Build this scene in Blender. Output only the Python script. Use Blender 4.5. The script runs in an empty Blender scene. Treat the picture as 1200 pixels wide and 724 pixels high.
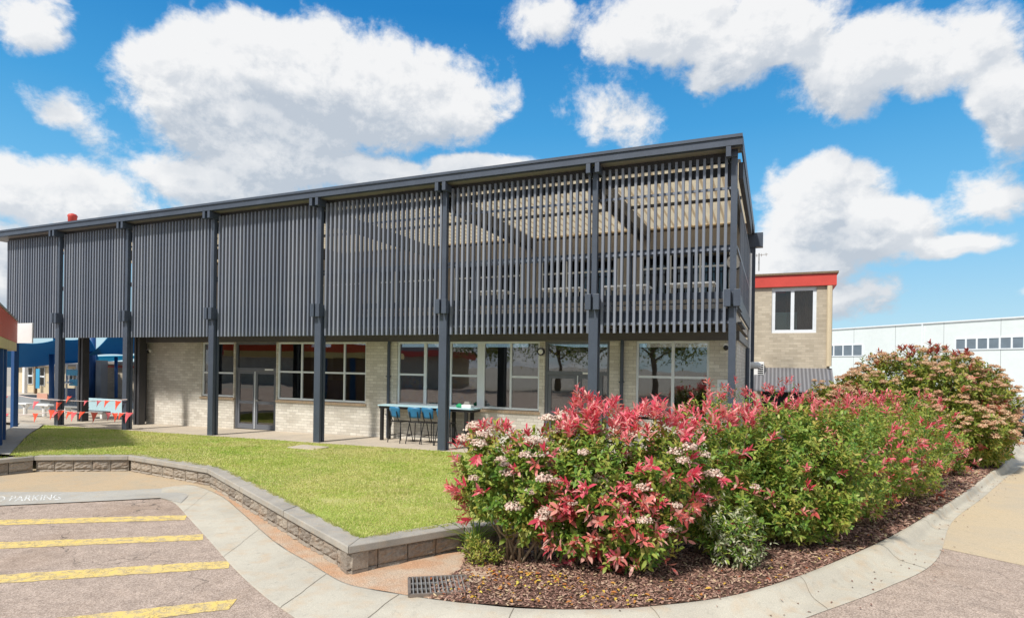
import bpy, bmesh, math, random
import numpy as np
from mathutils import Vector, Matrix
random.seed(7); RNG = np.random.default_rng(11)
SC = bpy.context.scene
COL = SC.collection
R = math.radians
CH = 2.36                                   # camera height above the car park
FPX, CY, YAW, ROLL = 707.03, 429.09, .4083, .0144

# ------------------------------------------------------------------ camera
cd = bpy.data.cameras.new('camera'); cam = bpy.data.objects.new('camera', cd); COL.objects.link(cam)
cd.sensor_fit = 'HORIZONTAL'; cd.sensor_width = 36; cd.lens = FPX / 1200 * 36
cd.shift_y = (CY - 362) / 1200; cd.clip_end = 5000; cd.clip_start = .05
cam.location = (0, 0, CH)
cam.matrix_world = Matrix.Translation((0, 0, CH)) @ Matrix.Rotation(YAW, 4, 'Z') @ Matrix.Rotation(R(90), 4, 'X') @ Matrix.Rotation(ROLL, 4, 'Z')
SC.camera = cam

def ray(x, y):
    a, b = (x - 600) / FPX, (y - CY) / FPX
    u = math.cos(ROLL) * a + math.sin(ROLL) * b; v = -math.sin(ROLL) * a + math.cos(ROLL) * b
    s, c = math.sin(YAW), math.cos(YAW)
    return Vector((-s + u * c, c + u * s, -v))
def atY(x, y, Y):
    r = ray(x, y); p = r * (Y / r.y); return Vector((p.x, p.y, p.z + CH))
def atZ(x, y, Z=0.):
    r = ray(x, y); p = r * ((Z - CH) / r.z); return Vector((p.x, p.y, Z))
def XY(x, y, Z=0.):
    p = atZ(x, y, Z); return (p.x, p.y)

# ------------------------------------------------------------------ materials
def srgb(h):
    h = h.lstrip('#'); c = [int(h[i:i + 2], 16) / 255 for i in (0, 2, 4)]
    return tuple(((v + .055) / 1.055) ** 2.4 if v > .04045 else v / 12.92 for v in c) + (1,)
def c4(c): return srgb(c) if isinstance(c, str) else (tuple(c) + (1,) if len(c) == 3 else tuple(c))
class NT:
    def __init__(s, name):
        s.m = bpy.data.materials.new(name); s.m.use_nodes = True; s.t = s.m.node_tree
        s.t.nodes.clear(); s.out = s.n('ShaderNodeOutputMaterial')
    def n(s, typ, **kw):
        nd = s.t.nodes.new(typ)
        for k, v in kw.items(): setattr(nd, k, v)
        return nd
    def l(s, a, b): s.t.links.new(a, b)
    def coord(s, kind='Object'):
        return s.n('ShaderNodeTexCoord').outputs[kind]
    def noise(s, scale, detail=4, rough=.55, vec=None, dist=0):
        nd = s.n('ShaderNodeTexNoise'); nd.inputs['Scale'].default_value = scale
        nd.inputs['Detail'].default_value = detail; nd.inputs['Roughness'].default_value = rough
        nd.inputs['Distortion'].default_value = dist
        s.l(vec if vec is not None else s.coord(), nd.inputs['Vector']); return nd
    def ramp(s, fac, stops):
        nd = s.n('ShaderNodeValToRGB'); e = nd.color_ramp.elements
        while len(e) < len(stops): e.new(.5)
        for el, (p, c) in zip(e, stops): el.position = p; el.color = c4(c)
        s.l(fac, nd.inputs[0]); return nd.outputs[0]
    def mix(s, fac, a, b, mode='MIX'):
        nd = s.n('ShaderNodeMix', data_type='RGBA', blend_type=mode)
        for v, k in ((fac, 0), (a, 6), (b, 7)):
            if hasattr(v, 'is_output'): s.l(v, nd.inputs[k])
            else: nd.inputs[k].default_value = v if k == 0 else c4(v)
        return nd.outputs[2]
    def math(s, op, a, b=None, c=None, clamp=False):
        nd = s.n('ShaderNodeMath', operation=op, use_clamp=clamp)
        for k, v in enumerate((a, b, c)):
            if v is None: continue
            if hasattr(v, 'is_output'): s.l(v, nd.inputs[k])
            else: nd.inputs[k].default_value = v
        return nd.outputs[0]
    def bump(s, h, strength=.3, dist=.01, normal=None):
        nd = s.n('ShaderNodeBump'); nd.inputs['Strength'].default_value = strength
        nd.inputs['Distance'].default_value = dist; s.l(h, nd.inputs['Height'])
        if normal is not None: s.l(normal, nd.inputs['Normal'])
        return nd.outputs[0]
    def bsdf(s, color, rough=.7, normal=None, metal=0, spec=.5):
        p = s.n('ShaderNodeBsdfPrincipled')
        if hasattr(color, 'is_output'): s.l(color, p.inputs['Base Color'])
        else: p.inputs['Base Color'].default_value = c4(color)
        if hasattr(rough, 'is_output'): s.l(rough, p.inputs['Roughness'])
        else: p.inputs['Roughness'].default_value = rough
        p.inputs['Metallic'].default_value = metal; p.inputs['Specular IOR Level'].default_value = spec
        if normal is not None: s.l(normal, p.inputs['Normal'])
        s.l(p.outputs[0], s.out.inputs[0]); return p

def paint(name, c, rough=.5, var=.12, scale=3, bump=.05, spec=.4, metal=0):
    t = NT(name); n = t.noise(scale, 5); n2 = t.noise(scale * 14, 3)
    f = t.math('MULTIPLY_ADD', n2.outputs[0], .4, t.math('MULTIPLY', n.outputs[0], .6))
    c = c4(c); lo = tuple(v * (1 - var) for v in c[:3]); hi = tuple(min(1, v * (1 + var)) for v in c[:3])
    t.bsdf(t.ramp(f, [(.3, lo), (.7, hi)]), rough, t.bump(n2.outputs[0], bump, .004), metal, spec); return t.m

def concrete(name, c, stain, stain2=None, rough=.85, scale=.9, cracks=False):
    t = NT(name); a = t.noise(scale, 6, .6, dist=.4); b = t.noise(scale * 4.3, 5); g = t.noise(160, 2)
    col = t.mix(t.ramp(a.outputs[0], [(.42, (0, 0, 0)), (.68, (1, 1, 1))]), c, stain)
    if stain2: col = t.mix(t.ramp(b.outputs[0], [(.5, (0, 0, 0)), (.75, (.7, .7, .7))]), col, stain2)
    col = t.mix(.6, col, t.ramp(g.outputs[0], [(.3, (.55, .55, .55)), (.7, (1.15, 1.15, 1.15))]), 'MULTIPLY'); sc = t.noise(11, 7, .72, dist=.6); col = t.mix(t.ramp(sc.outputs[0], [(.56, (0, 0, 0)), (.74, (.5, .5, .5))]), col, tuple(v * .5 for v in c4(stain)[:3]))
    h = t.math('ADD', t.math('MULTIPLY', g.outputs[0], .4), b.outputs[0])
    t.bsdf(col, rough, t.bump(h, .25, .006), 0, .25); return t.m

def brick(name, axis, c1, c2, mortar, bw=.235, bh=.086, dirty=None):
    t = NT(name); sep = t.n('ShaderNodeSeparateXYZ'); t.l(t.coord(), sep.inputs[0])
    cmb = t.n('ShaderNodeCombineXYZ'); t.l(sep.outputs[0 if axis == 'x' else 1], cmb.inputs[0]); t.l(sep.outputs[2], cmb.inputs[1])
    b = t.n('ShaderNodeTexBrick'); t.l(cmb.outputs[0], b.inputs['Vector'])
    b.inputs['Scale'].default_value = 1; b.inputs['Brick Width'].default_value = bw; b.inputs['Row Height'].default_value = bh
    b.inputs['Mortar Size'].default_value = .006; b.inputs['Mortar Smooth'].default_value = .3; b.inputs['Bias'].default_value = 0
    b.inputs['Color1'].default_value = c4(c1); b.inputs['Color2'].default_value = c4(c2); b.inputs['Mortar'].default_value = c4(mortar)
    n = t.noise(1.1, 5); n2 = t.noise(45, 4)
    col = t.mix(.55, b.outputs[0], t.ramp(n.outputs[0], [(.3, (.72, .70, .68)), (.7, (1.1, 1.1, 1.1))]), 'MULTIPLY')
    col = t.mix(.35, col, t.ramp(n2.outputs[0], [(.3, (.6, .6, .6)), (.7, (1.1, 1.1, 1.1))]), 'MULTIPLY')
    h = t.math('SUBTRACT', t.math('MULTIPLY', n2.outputs[0], .25), b.outputs[1])
    t.bsdf(col, .9, t.bump(h, .5, .008), 0, .2); return t.m

def leafmat(name, stops, rough=.44, trans=.36):
    t = NT(name); g = t.n('ShaderNodeNewGeometry'); sp_ = t.noise(70, 3, .6)
    n = t.noise(1.3, 3); f = t.math('ADD', t.math('MULTIPLY', g.outputs['Random Per Island'], .92), t.math('MULTIPLY', t.math('SUBTRACT', n.outputs[0], .42), .7), clamp=True)
    col = t.ramp(f, stops); col = t.mix(t.ramp(sp_.outputs[0], [(.62, (0, 0, 0)), (.76, (.45, .45, .45))]), col, (.30, .20, .08))
    p = t.bsdf(col, rough, spec=.4)
    tr = t.n('ShaderNodeBsdfTranslucent'); t.l(t.mix(.6, col, (1, 1, .55), 'MULTIPLY'), tr.inputs[0])
    mx = t.n('ShaderNodeMixShader'); mx.inputs[0].default_value = trans
    t.l(p.outputs[0], mx.inputs[1]); t.l(tr.outputs[0], mx.inputs[2]); t.l(mx.outputs[0], t.out.inputs[0]); return t.m

def glassmat(name, tint=(.55, .58, .6), refl=.16):
    t = NT(name); fr = t.n('ShaderNodeFresnel'); fr.inputs[0].default_value = 1.5
    f = t.math('MULTIPLY_ADD', fr.outputs[0], .9, refl, clamp=True)
    n = t.noise(.9, 2); gl = t.n('ShaderNodeBsdfGlossy'); gl.inputs['Roughness'].default_value = .015
    t.l(t.bump(n.outputs[0], .14, .02), gl.inputs['Normal'])
    tr = t.n('ShaderNodeBsdfTransparent'); tr.inputs[0].default_value = c4(tint)
    mx = t.n('ShaderNodeMixShader'); t.l(f, mx.inputs[0]); t.l(tr.outputs[0], mx.inputs[1]); t.l(gl.outputs[0], mx.inputs[2])
    t.l(mx.outputs[0], t.out.inputs[0]); return t.m

M = {}
M['charcoal'] = paint('charcoal_paint', (.064, .079, .108), .42, .2, 2)
M['charcoal_dark'] = paint('dark_charcoal_paint', (.045, .045, .05), .5, .2, 2)
M['fascia'] = paint('fascia_paint', (.10, .095, .10), .5, .15, 1.5)
t = NT('slat_paint'); g = t.n('ShaderNodeNewGeometry'); mp = t.n('ShaderNodeMapping'); mp.inputs['Scale'].default_value = (9, 9, .5); t.l(t.coord(), mp.inputs[0]); a = t.noise(1, 6, .6, vec=mp.outputs[0])
f = t.math('ADD', t.math('MULTIPLY', g.outputs['Random Per Island'], .6), t.math('MULTIPLY', a.outputs[0], .5)); t.bsdf(t.ramp(f, [(.15, (.135, .155, .20)), (.5, (.185, .207, .255)), (.9, (.25, .27, .315))]), .42, None, 0, .45); M['slat'] = t.m
M['white_frame'] = paint('white_powdercoat', (.74, .78, .82), .4, .06, 4)
M['white'] = paint('white_paint', (.8, .8, .79), .5, .05, 4)
M['door_grey'] = paint('door_frame_grey', (.14, .15, .175), .4, .12, 3)
M['brick_x'] = brick('cream_brick_front', 'x', (.78, .745, .67), (.60, .56, .49), (.50, .47, .42))
M['brick_y'] = brick('cream_brick_side', 'y', (.78, .745, .67), (.60, .56, .49), (.50, .47, .42))
M['brick_annex'] = brick('tan_brick', 'x', (.60, .53, .42), (.47, .41, .32), (.46, .41, .34), .3, .1)
M['sill'] = brick('sill_brick', 'x', (.50, .36, .24), (.42, .32, .22), (.5, .44, .36), .08, .2)
M['soffit'] = None
t = NT('soffit_boards'); w = t.n('ShaderNodeTexWave'); w.inputs['Scale'].default_value = 1.6; t.l(t.coord(), w.inputs[0])
t.bsdf(t.mix(.35, t.ramp(w.outputs['Fac'], [(.06, (.40, .31, .19)), (.16, (.74, .60, .40))]), t.ramp(t.noise(1.2, 5).outputs[0], [(.3, (.6, .6, .6)), (.7, (1.1, 1.1, 1.1))]), 'MULTIPLY'), .7); M['soffit'] = t.m
t = NT('translucent_roof_sheet'); w = t.n('ShaderNodeTexWave'); w.inputs['Scale'].default_value = 1.3; t.l(t.coord(), w.inputs[0])
col = t.mix(.4, t.ramp(w.outputs['Fac'], [(.05, (.55, .42, .26)), (.3, (.86, .74, .53))]), t.ramp(t.noise(1.1, 5).outputs[0], [(.3, (.6, .58, .55)), (.7, (1.1, 1.1, 1.1))]), 'MULTIPLY')
p = t.bsdf(col, .6, spec=.3); tr = t.n('ShaderNodeBsdfTranslucent'); t.l(col, tr.inputs[0]); mx = t.n('ShaderNodeMixShader'); mx.inputs[0].default_value = .42
t.l(p.outputs[0], mx.inputs[1]); t.l(tr.outputs[0], mx.inputs[2]); t.l(mx.outputs[0], t.out.inputs[0]); M['sheet'] = t.m
M['roof'] = paint('roof_metal', (.30, .28, .27), .45, .1, 1)
M['room'] = paint('room_wall', (.52, .45, .38), .9, .2, 1)
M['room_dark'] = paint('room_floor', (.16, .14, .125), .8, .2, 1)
M['upper_wall'] = paint('upper_cladding', (.34, .315, .29), .7, .12, 2)
M['glass'] = glassmat('window_glass')
M['glass_dark'] = glassmat('dark_glass', (.22, .21, .2), .03)
M['glass_clear'] = glassmat('annex_glass', (.75, .75, .72), .02)
M['red_paint'] = paint('red_fascia_paint', (.56, .065, .05), .5, .12, 1.5)
M['orange_paint'] = paint('orange_red_paint', (.66, .10, .045), .5, .1, 1.5)
M['yellow_paint'] = paint('pale_yellow_paint', (.72, .58, .28), .6, .1, 2)
M['brown_wall'] = paint('brown_render', (.20, .13, .10), .8, .2, 2)
M['cream'] = paint('cream_paint', (.62, .52, .36), .6, .1, 2)
M['blue_paint'] = paint('blue_paint', (.012, .07, .22), .5, .15, 2)
M['blue_plastic'] = paint('blue_plastic', (.03, .17, .34), .4, .08, 6)
M['black_metal'] = paint('black_metal', (.02, .02, .022), .4, .2, 5)
M['flag'] = paint('orange_red_vinyl', (.88, .09, .035), .5, .15, 8)
M['flag_pink'] = paint('faded_red_vinyl', (.80, .14, .16), .5, .15, 8)
M['tape'] = paint('pale_tape', (.75, .62, .58), .6, .1, 8)
M['galv'] = paint('galvanised_steel', (.42, .41, .39), .45, .3, 12, .15, .5, .5)
M['rust'] = paint('weathered_steel', (.24, .20, .17), .6, .35, 14, .2, .4, .4)
M['pit'] = paint('drain_shadow_soil', (.05, .035, .025), .95, .3, 8)
M['joint'] = paint('joint_filler', (.22, .19, .15), .9, .3, 8)
M['underside_bounce'] = paint('light_bounce_underside', (.52, .49, .44), .8, .1, 1)  # deck underside lightened to bounce light onto the verandah wall
M['awning'] = None
t = NT('corrugated_awning'); w = t.n('ShaderNodeTexWave'); w.inputs['Scale'].default_value = 2.2; t.l(t.coord(), w.inputs[0])
t.bsdf(t.ramp(w.outputs['Fac'], [(0, (.10, .10, .11)), (1, (.22, .22, .235))]), .5, t.bump(w.outputs['Fac'], .8, .03)); M['awning'] = t.m
M['warehouse'] = paint('warehouse_white', (.68, .735, .735), .6, .06, .15)
M['warehouse_win'] = paint('louvre_grey', (.15, .19, .23), .4, .2, 1)
M['bark'] = paint('shrub_bark', (.20, .14, .09), .9, .35, 18, .5)
M['bark_pale'] = paint('pale_bark', (.36, .27, .17), .9, .3, 18, .5)
M['concrete'] = concrete('kerb_concrete', (.56, .52, .43), (.45, .415, .345), (.55, .41, .27))
M['strip'] = concrete('strip_concrete', (.50, .48, .43), (.40, .38, .34), (.52, .44, .33))
M['path'] = concrete('sandy_concrete', (.54, .42, .28), (.46, .39, .29), (.56, .40, .24))
M['drive'] = concrete('driveway_concrete', (.58, .47, .32), (.50, .43, .33), (.60, .47, .30), scale=.5)
M['paving'] = concrete('paving_concrete', (.58, .50, .40), (.48, .42, .35))
M['cap'] = concrete('cap_stone', (.43, .40, .35), (.33, .31, .275), (.45, .37, .28), scale=2)
M['ground'] = concrete('far_ground', (.40, .36, .30), (.34, .32, .28), scale=.2)
M['soil'] = None
t = NT('red_soil'); a = t.noise(2.5, 6); b = t.noise(40, 5, .7); v = t.n('ShaderNodeTexVoronoi'); v.inputs['Scale'].default_value = 60; t.l(t.coord(), v.inputs[0])
col = t.mix(t.ramp(a.outputs[0], [(.38, (0, 0, 0)), (.62, (1, 1, 1))]), (.56, .34, .21), (.56, .44, .33))
col = t.mix(.5, col, t.ramp(b.outputs[0], [(.3, (.5, .5, .5)), (.7, (1.15, 1.15, 1.15))]), 'MULTIPLY')
t.bsdf(col, .95, t.bump(t.math('ADD', b.outputs[0], v.outputs[0]), .6, .012), 0, .1); M['soil'] = t.m
t = NT('asphalt'); v = t.n('ShaderNodeTexVoronoi'); v.inputs['Scale'].default_value = 95; t.l(t.coord(), v.inputs[0])
a = t.noise(.5, 6, .6, dist=.5); b = t.noise(5, 5); g = t.noise(220, 2)
col = t.ramp(v.outputs['Color'], [(.1, (.26, .20, .16)), (.5, (.425, .335, .275)), (.9, (.60, .485, .40))])
col = t.mix(t.ramp(a.outputs[0], [(.5, (0, 0, 0)), (.8, (.55, .55, .55))]), col, (.30, .20, .13))
col = t.mix(.5, col, t.ramp(b.outputs[0], [(.3, (.65, .65, .65)), (.7, (1.15, 1.15, 1.15))]), 'MULTIPLY')
vc = t.n('ShaderNodeTexVoronoi', feature='DISTANCE_TO_EDGE'); vc.inputs['Scale'].default_value = .55
wv = t.n('ShaderNodeVectorMath', operation='ADD'); t.l(t.coord(), wv.inputs[0]); nn = t.noise(2.2, 4); t.l(nn.outputs[1], wv.inputs[1]); t.l(wv.outputs[0], vc.inputs[0])
oil = t.noise(1.7, 3, .5); col = t.mix(t.ramp(oil.outputs[0], [(.63, (0, 0, 0)), (.74, (.55, .55, .55))]), col, (.15, .125, .11))
crack = t.ramp(vc.outputs[0], [(.003, (1, 1, 1)), (.009, (0, 0, 0))])
col = t.mix(t.math('MULTIPLY', crack, t.ramp(a.outputs[0], [(.45, (0, 0, 0)), (.55, (.7, .7, .7))])), col, (.05, .045, .04))
t.bsdf(col, .88, t.bump(t.math('SUBTRACT', v.outputs[0], crack), .5, .006), 0, .25); M['asphalt'] = t.m
t = NT('worn_yellow_paint'); a = t.noise(9, 6, .65); g = t.noise(120, 3, .7); 
vc = t.n('ShaderNodeTexVoronoi', feature='DISTANCE_TO_EDGE'); vc.inputs['Scale'].default_value = 3.2
wv = t.n('ShaderNodeVectorMath', operation='ADD'); t.l(t.coord(), wv.inputs[0]); nn = t.noise(4, 4); t.l(nn.outputs[1], wv.inputs[1]); t.l(wv.outputs[0], vc.inputs[0])
crack = t.ramp(vc.outputs[0], [(.006, (1, 1, 1)), (.03, (0, 0, 0))])
wear = t.ramp(t.math('MULTIPLY_ADD', g.outputs[0], .5, t.math('MULTIPLY', a.outputs[0], .6)), [(.52, (0, 0, 0)), (.64, (.95, .95, .95))])
col = t.mix(t.ramp(a.outputs[0], [(.3, (0, 0, 0)), (.7, (1, 1, 1))]), (.74, .54, .15), (.76, .60, .25))
col = t.mix(wear, col, (.40, .32, .22)); col = t.mix(t.math('MULTIPLY', crack, .75), col, (.28, .20, .11))
t.bsdf(col, .8, t.bump(t.math('SUBTRACT', g.outputs[0], crack), .4, .004), 0, .25); M['yellow'] = t.m
t = NT('worn_white_paint'); g = t.noise(26, 6, .7)
al = t.ramp(g.outputs[0], [(.45, (.9, .9, .9)), (.62, (.08, .08, .08))]); p = t.bsdf((.85, .86, .84), .8); t.l(al, p.inputs['Alpha']); M['white_worn'] = t.m
t = NT('turf_soil'); a = t.noise(.9, 6, .6); b = t.noise(30, 5, .7)
col = t.ramp(a.outputs[0], [(.35, (.24, .36, .05)), (.55, (.40, .46, .11)), (.72, (.52, .48, .20))])
t.bsdf(t.mix(.6, col, t.ramp(b.outputs[0], [(.3, (.45, .45, .45)), (.7, (1.1, 1.1, 1.1))]), 'MULTIPLY'), .95, t.bump(b.outputs[0], .6, .02), 0, .1); M['turf'] = t.m
t = NT('grass_blades'); g = t.n('ShaderNodeNewGeometry'); a = t.noise(.55, 5, .6, dist=.6); b = t.noise(3.2, 4)
f = t.math('ADD', t.math('MULTIPLY_ADD', g.outputs['Random Per Island'], .30, t.math('MULTIPLY', a.outputs[0], .95)), t.math('MULTIPLY', b.outputs[0], .3), clamp=True)
col = t.ramp(f, [(.28, (.17, .36, .03)), (.47, (.31, .50, .06)), (.64, (.52, .59, .14)), (.86, (.68, .63, .28))])
p = t.bsdf(col, .55, spec=.3); tr = t.n('ShaderNodeBsdfTranslucent'); t.l(col, tr.inputs[0]); mx = t.n('ShaderNodeMixShader'); mx.inputs[0].default_value = .35
t.l(p.outputs[0], mx.inputs[1]); t.l(tr.outputs[0], mx.inputs[2]); t.l(mx.outputs[0], t.out.inputs[0]); M['grass'] = t.m
t = NT('bed_soil'); b = t.noise(30, 5, .7); t.bsdf(t.ramp(b.outputs[0], [(.3, (.05, .032, .025)), (.7, (.18, .11, .08))]), .95, t.bump(b.outputs[0], .7, .02), 0, .1); M['bed'] = t.m
t = NT('bark_mulch'); g = t.n('ShaderNodeNewGeometry'); b = t.noise(60, 3)
col = t.ramp(g.outputs['Random Per Island'], [(0, (.11, .06, .048)), (.4, (.26, .14, .105)), (.75, (.41, .25, .195)), (.93, (.52, .37, .27)), (1, (.62, .48, .28))])
t.bsdf(t.mix(.5, col, t.ramp(b.outputs[0], [(.3, (.6, .6, .6)), (.7, (1.1, 1.1, 1.1))]), 'MULTIPLY'), .9, None, 0, .2); M['mulch'] = t.m
t = NT('split_face_block'); g = t.n('ShaderNodeNewGeometry'); a = t.noise(3, 6, .65); b = t.noise(28, 6, .7)
col = t.ramp(g.outputs['Random Per Island'], [(0, (.30, .26, .22)), (.5, (.38, .33, .275)), (1, (.45, .39, .32))])
col = t.mix(t.ramp(a.outputs[0], [(.52, (0, 0, 0)), (.75, (.6, .6, .6))]), col, (.44, .28, .17))
col = t.mix(.6, col, t.ramp(b.outputs[0], [(.3, (.5, .5, .5)), (.7, (1.2, 1.2, 1.2))]), 'MULTIPLY')
t.bsdf(col, .92, t.bump(b.outputs[0], 1., .03), 0, .15); M['block'] = t.m
M['leaf_green'] = leafmat('green_leaf', [(0, (.075, .17, .028)), (.3, (.15, .28, .042)), (.6, (.24, .37, .055)), (.85, (.38, .45, .085)), (1, (.50, .49, .14))])
M['leaf_yellow'] = leafmat('yellow_green_leaf', [(0, (.14, .22, .035)), (.4, (.27, .34, .055)), (.75, (.42, .41, .08)), (1, (.56, .45, .13))])
M['leaf_red'] = leafmat('red_leaf', [(0, (.56, .035, .075)), (.3, (.78, .10, .165)), (.65, (.87, .25, .29)), (1, (.88, .50, .44))], .42, .38)
M['leaf_pink'] = leafmat('aged_red_leaf', [(0, (.36, .05, .045)), (.4, (.60, .13, .11)), (.75, (.70, .27, .23)), (1, (.72, .43, .36))], .3, .25)
M['leaf_olive'] = leafmat('olive_leaf', [(0, (.09, .16, .025)), (.35, (.20, .29, .042)), (.7, (.35, .38, .07)), (1, (.46, .36, .11))])
M['leaf_varieg'] = leafmat('variegated_leaf', [(0, (.15, .22, .08)), (.45, (.35, .40, .20)), (.7, (.66, .66, .48)), (1, (.75, .73, .58))])
M['flower'] = leafmat('cream_pink_flower', [(0, (.52, .33, .27)), (.4, (.70, .52, .44)), (.75, (.80, .67, .57)), (1, (.82, .74, .62))], .7, .2)
M['flower_peach'] = leafmat('peach_flower', [(0, (.44, .20, .13)), (.4, (.62, .36, .22)), (.75, (.72, .50, .31)), (1, (.72, .60, .38))], .7, .2)
M['bud'] = leafmat('rust_bud', [(0, (.30, .05, .05)), (.5, (.45, .10, .08)), (1, (.55, .2, .12))], .7, .2)
M['leaf_litter'] = leafmat('fallen_leaf', [(0, (.30, .05, .03)), (.4, (.50, .22, .05)), (.8, (.62, .46, .06)), (1, (.65, .55, .10))], .7, .1)
M['lime_leaf'] = leafmat('lime_leaf', [(0, (.20, .28, .02)), (.5, (.40, .46, .05)), (1, (.58, .55, .10))])
def cloth(name, c):
    t = NT(name); n = t.noise(2, 4); col = t.mix(t.math('MULTIPLY', n.outputs[0], .3), c, (.01, .10, .25)); p = t.bsdf(col, .85, spec=.2); tr = t.n('ShaderNodeBsdfTranslucent'); t.l(col, tr.inputs[0])
    mx = t.n('ShaderNodeMixShader'); mx.inputs[0].default_value = .6; t.l(p.outputs[0], mx.inputs[1]); t.l(tr.outputs[0], mx.inputs[2]); t.l(mx.outputs[0], t.out.inputs[0]); return t.m
M['sail'] = cloth('blue_shade_cloth', (.02, .20, .38)); M['sail_lt'] = cloth('turquoise_shade_cloth', (.04, .44, .60))
M['lightblue'] = paint('pale_blue_panel', (.42, .60, .66), .6, .06, 2)
M['midblue'] = paint('sky_blue_plastic', (.04, .32, .55), .5, .1, 2)
M['grey_wall'] = paint('grey_render', (.28, .30, .32), .8, .1, 2)
M['skin_orange'] = paint('salmon_board', (.62, .34, .25), .6, .1, 4)
M['green_plastic'] = paint('green_plastic', (.02, .35, .14), .4, .1, 4)
M['car'] = paint('dark_car_paint', (.03, .032, .04), .25, .1, 1, 0, .6)
M['tyre'] = paint('tyre_rubber', (.02, .02, .02), .85, .2, 10)
t = NT('child_artwork'); v = t.n('ShaderNodeTexVoronoi'); v.inputs['Scale'].default_value = 9; t.l(t.coord(), v.inputs[0])
t.bsdf(t.ramp(v.outputs['Color'], [(.15, (.35, .05, .03)), (.4, (.55, .10, .05)), (.6, (.12, .05, .25)), (.8, (.50, .20, .07))]), .8); M['art'] = t.m
t = NT('blue_artwork'); v = t.n('ShaderNodeTexVoronoi'); v.inputs['Scale'].default_value = 5; t.l(t.coord(), v.inputs[0])
t.bsdf(t.ramp(v.outputs['Color'], [(.2, (.02, .03, .14)), (.6, (.04, .06, .22)), (.9, (.10, .10, .12))]), .8); M['art_blue'] = t.m

# ------------------------------------------------------------------ object helpers
WL = {}
def tag(o, label=None, cat=None, group=None, kind=None):
    for k, v in (('label', label), ('category', cat), ('group', group), ('kind', kind)):
        if v: o[k] = v
    return o
def thing(name, loc, label, cat, group=None):
    o = bpy.data.objects.new(name, None); COL.objects.link(o); o.location = loc; o.empty_display_size = .2
    WL[o.name] = Vector(loc); return tag(o, label, cat, group)
def link(name, me, parent=None, origin=None):
    o = bpy.data.objects.new(name, me); COL.objects.link(o)
    if parent is not None: o.parent = parent; WL[o.name] = WL[parent.name]
    else: o.location = origin or (0, 0, 0); WL[o.name] = Vector(origin or (0, 0, 0))
    return o
class MB:
    def __init__(s): s.v = []; s.f = []; s.mi = []; s.cur = 0
    def poly(s, pts, faces):
        k = len(s.v); s.v += [tuple(p) for p in pts]; s.f += [tuple(i + k for i in f) for f in faces]; s.mi += [s.cur] * len(faces); return s
    def box(s, x0, x1, y0, y1, z0, z1):
        return s.poly([(x0, y0, z0), (x1, y0, z0), (x1, y1, z0), (x0, y1, z0), (x0, y0, z1), (x1, y0, z1), (x1, y1, z1), (x0, y1, z1)],
                      [(0, 3, 2, 1), (4, 5, 6, 7), (0, 1, 5, 4), (1, 2, 6, 5), (2, 3, 7, 6), (3, 0, 4, 7)])
    def bar(s, a, b, w, h=None, up=(0, 0, 1)):            # box along a segment
        a, b = Vector(a), Vector(b); d = (b - a).normalized(); up = Vector(up)
        if abs(d.dot(up)) > .98: up = Vector((0, 1, 0))
        sd = d.cross(up).normalized() * (w / 2); uu = sd.cross(d).normalized() * ((h or w) / 2)
        p = [a - sd - uu, a + sd - uu, a + sd + uu, a - sd + uu, b - sd - uu, b + sd - uu, b + sd + uu, b - sd + uu]
        return s.poly(p, [(0, 1, 2, 3), (7, 6, 5, 4), (0, 4, 5, 1), (1, 5, 6, 2), (2, 6, 7, 3), (3, 7, 4, 0)])
    def tube(s, pts, rad, n=8, cap=True):
        pts = [Vector(p) for p in pts]; rad = rad if hasattr(rad, '__len__') else [rad] * len(pts)
        k = []; P = []; F = []
        for i, p in enumerate(pts):
            d = (pts[min(i + 1, len(pts) - 1)] - pts[max(i - 1, 0)]).normalized()
            u = d.cross(Vector((0, 0, 1)) if abs(d.z) < .9 else Vector((1, 0, 0))).normalized(); w = d.cross(u)
            for j in range(n):
                a = 2 * math.pi * j / n; P.append(p + (u * math.cos(a) + w * math.sin(a)) * rad[i])
        for i in range(len(pts) - 1):
            for j in range(n): F.append((i * n + j, i * n + (j + 1) % n, (i + 1) * n + (j + 1) % n, (i + 1) * n + j))
        if cap: F += [tuple(range(n))[::-1], tuple(range((len(pts) - 1) * n, len(pts) * n))]
        return s.poly(P, F)
    def prism(s, prof, y0, y1, axis='y'):                 # profile in (a,b), extruded along an axis
        n = len(prof)
        def mk(a, b, t): return (a, t, b) if axis == 'y' else ((t, a, b) if axis == 'x' else (a, b, t))
        return s.poly([mk(a, b, y0) for a, b in prof] + [mk(a, b, y1) for a, b in prof],
                      [tuple(range(n)), tuple(range(2 * n - 1, n - 1, -1))] + [(i + n, (i + 1) % n + n, (i + 1) % n, i) for i in range(n)])
    def build(s, name, mat, parent=None, bevel=0, smooth=False, kind=None, origin=None):
        org = WL[parent.name] if parent is not None else Vector(origin or (0, 0, 0))
        me = bpy.data.meshes.new(name); me.from_pydata([tuple(Vector(p) - org) for p in s.v], [], s.f)
        mats = mat if isinstance(mat, (list, tuple)) else [mat]
        for m in mats: me.materials.append(m)
        if len(mats) > 1: me.polygons.foreach_set('material_index', s.mi)
        bm = bmesh.new(); bm.from_mesh(me); bmesh.ops.recalc_face_normals(bm, faces=bm.faces); bm.to_mesh(me); bm.free()
        o = link(name, me, parent, origin)
        if smooth: me.polygons.foreach_set('use_smooth', [True] * len(me.polygons))
        if bevel:
            md = o.modifiers.new('bevel', 'BEVEL'); md.width = bevel; md.segments = 2; md.limit_method = 'ANGLE'; md.angle_limit = R(40)
        if kind: o['kind'] = kind
        return o
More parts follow.
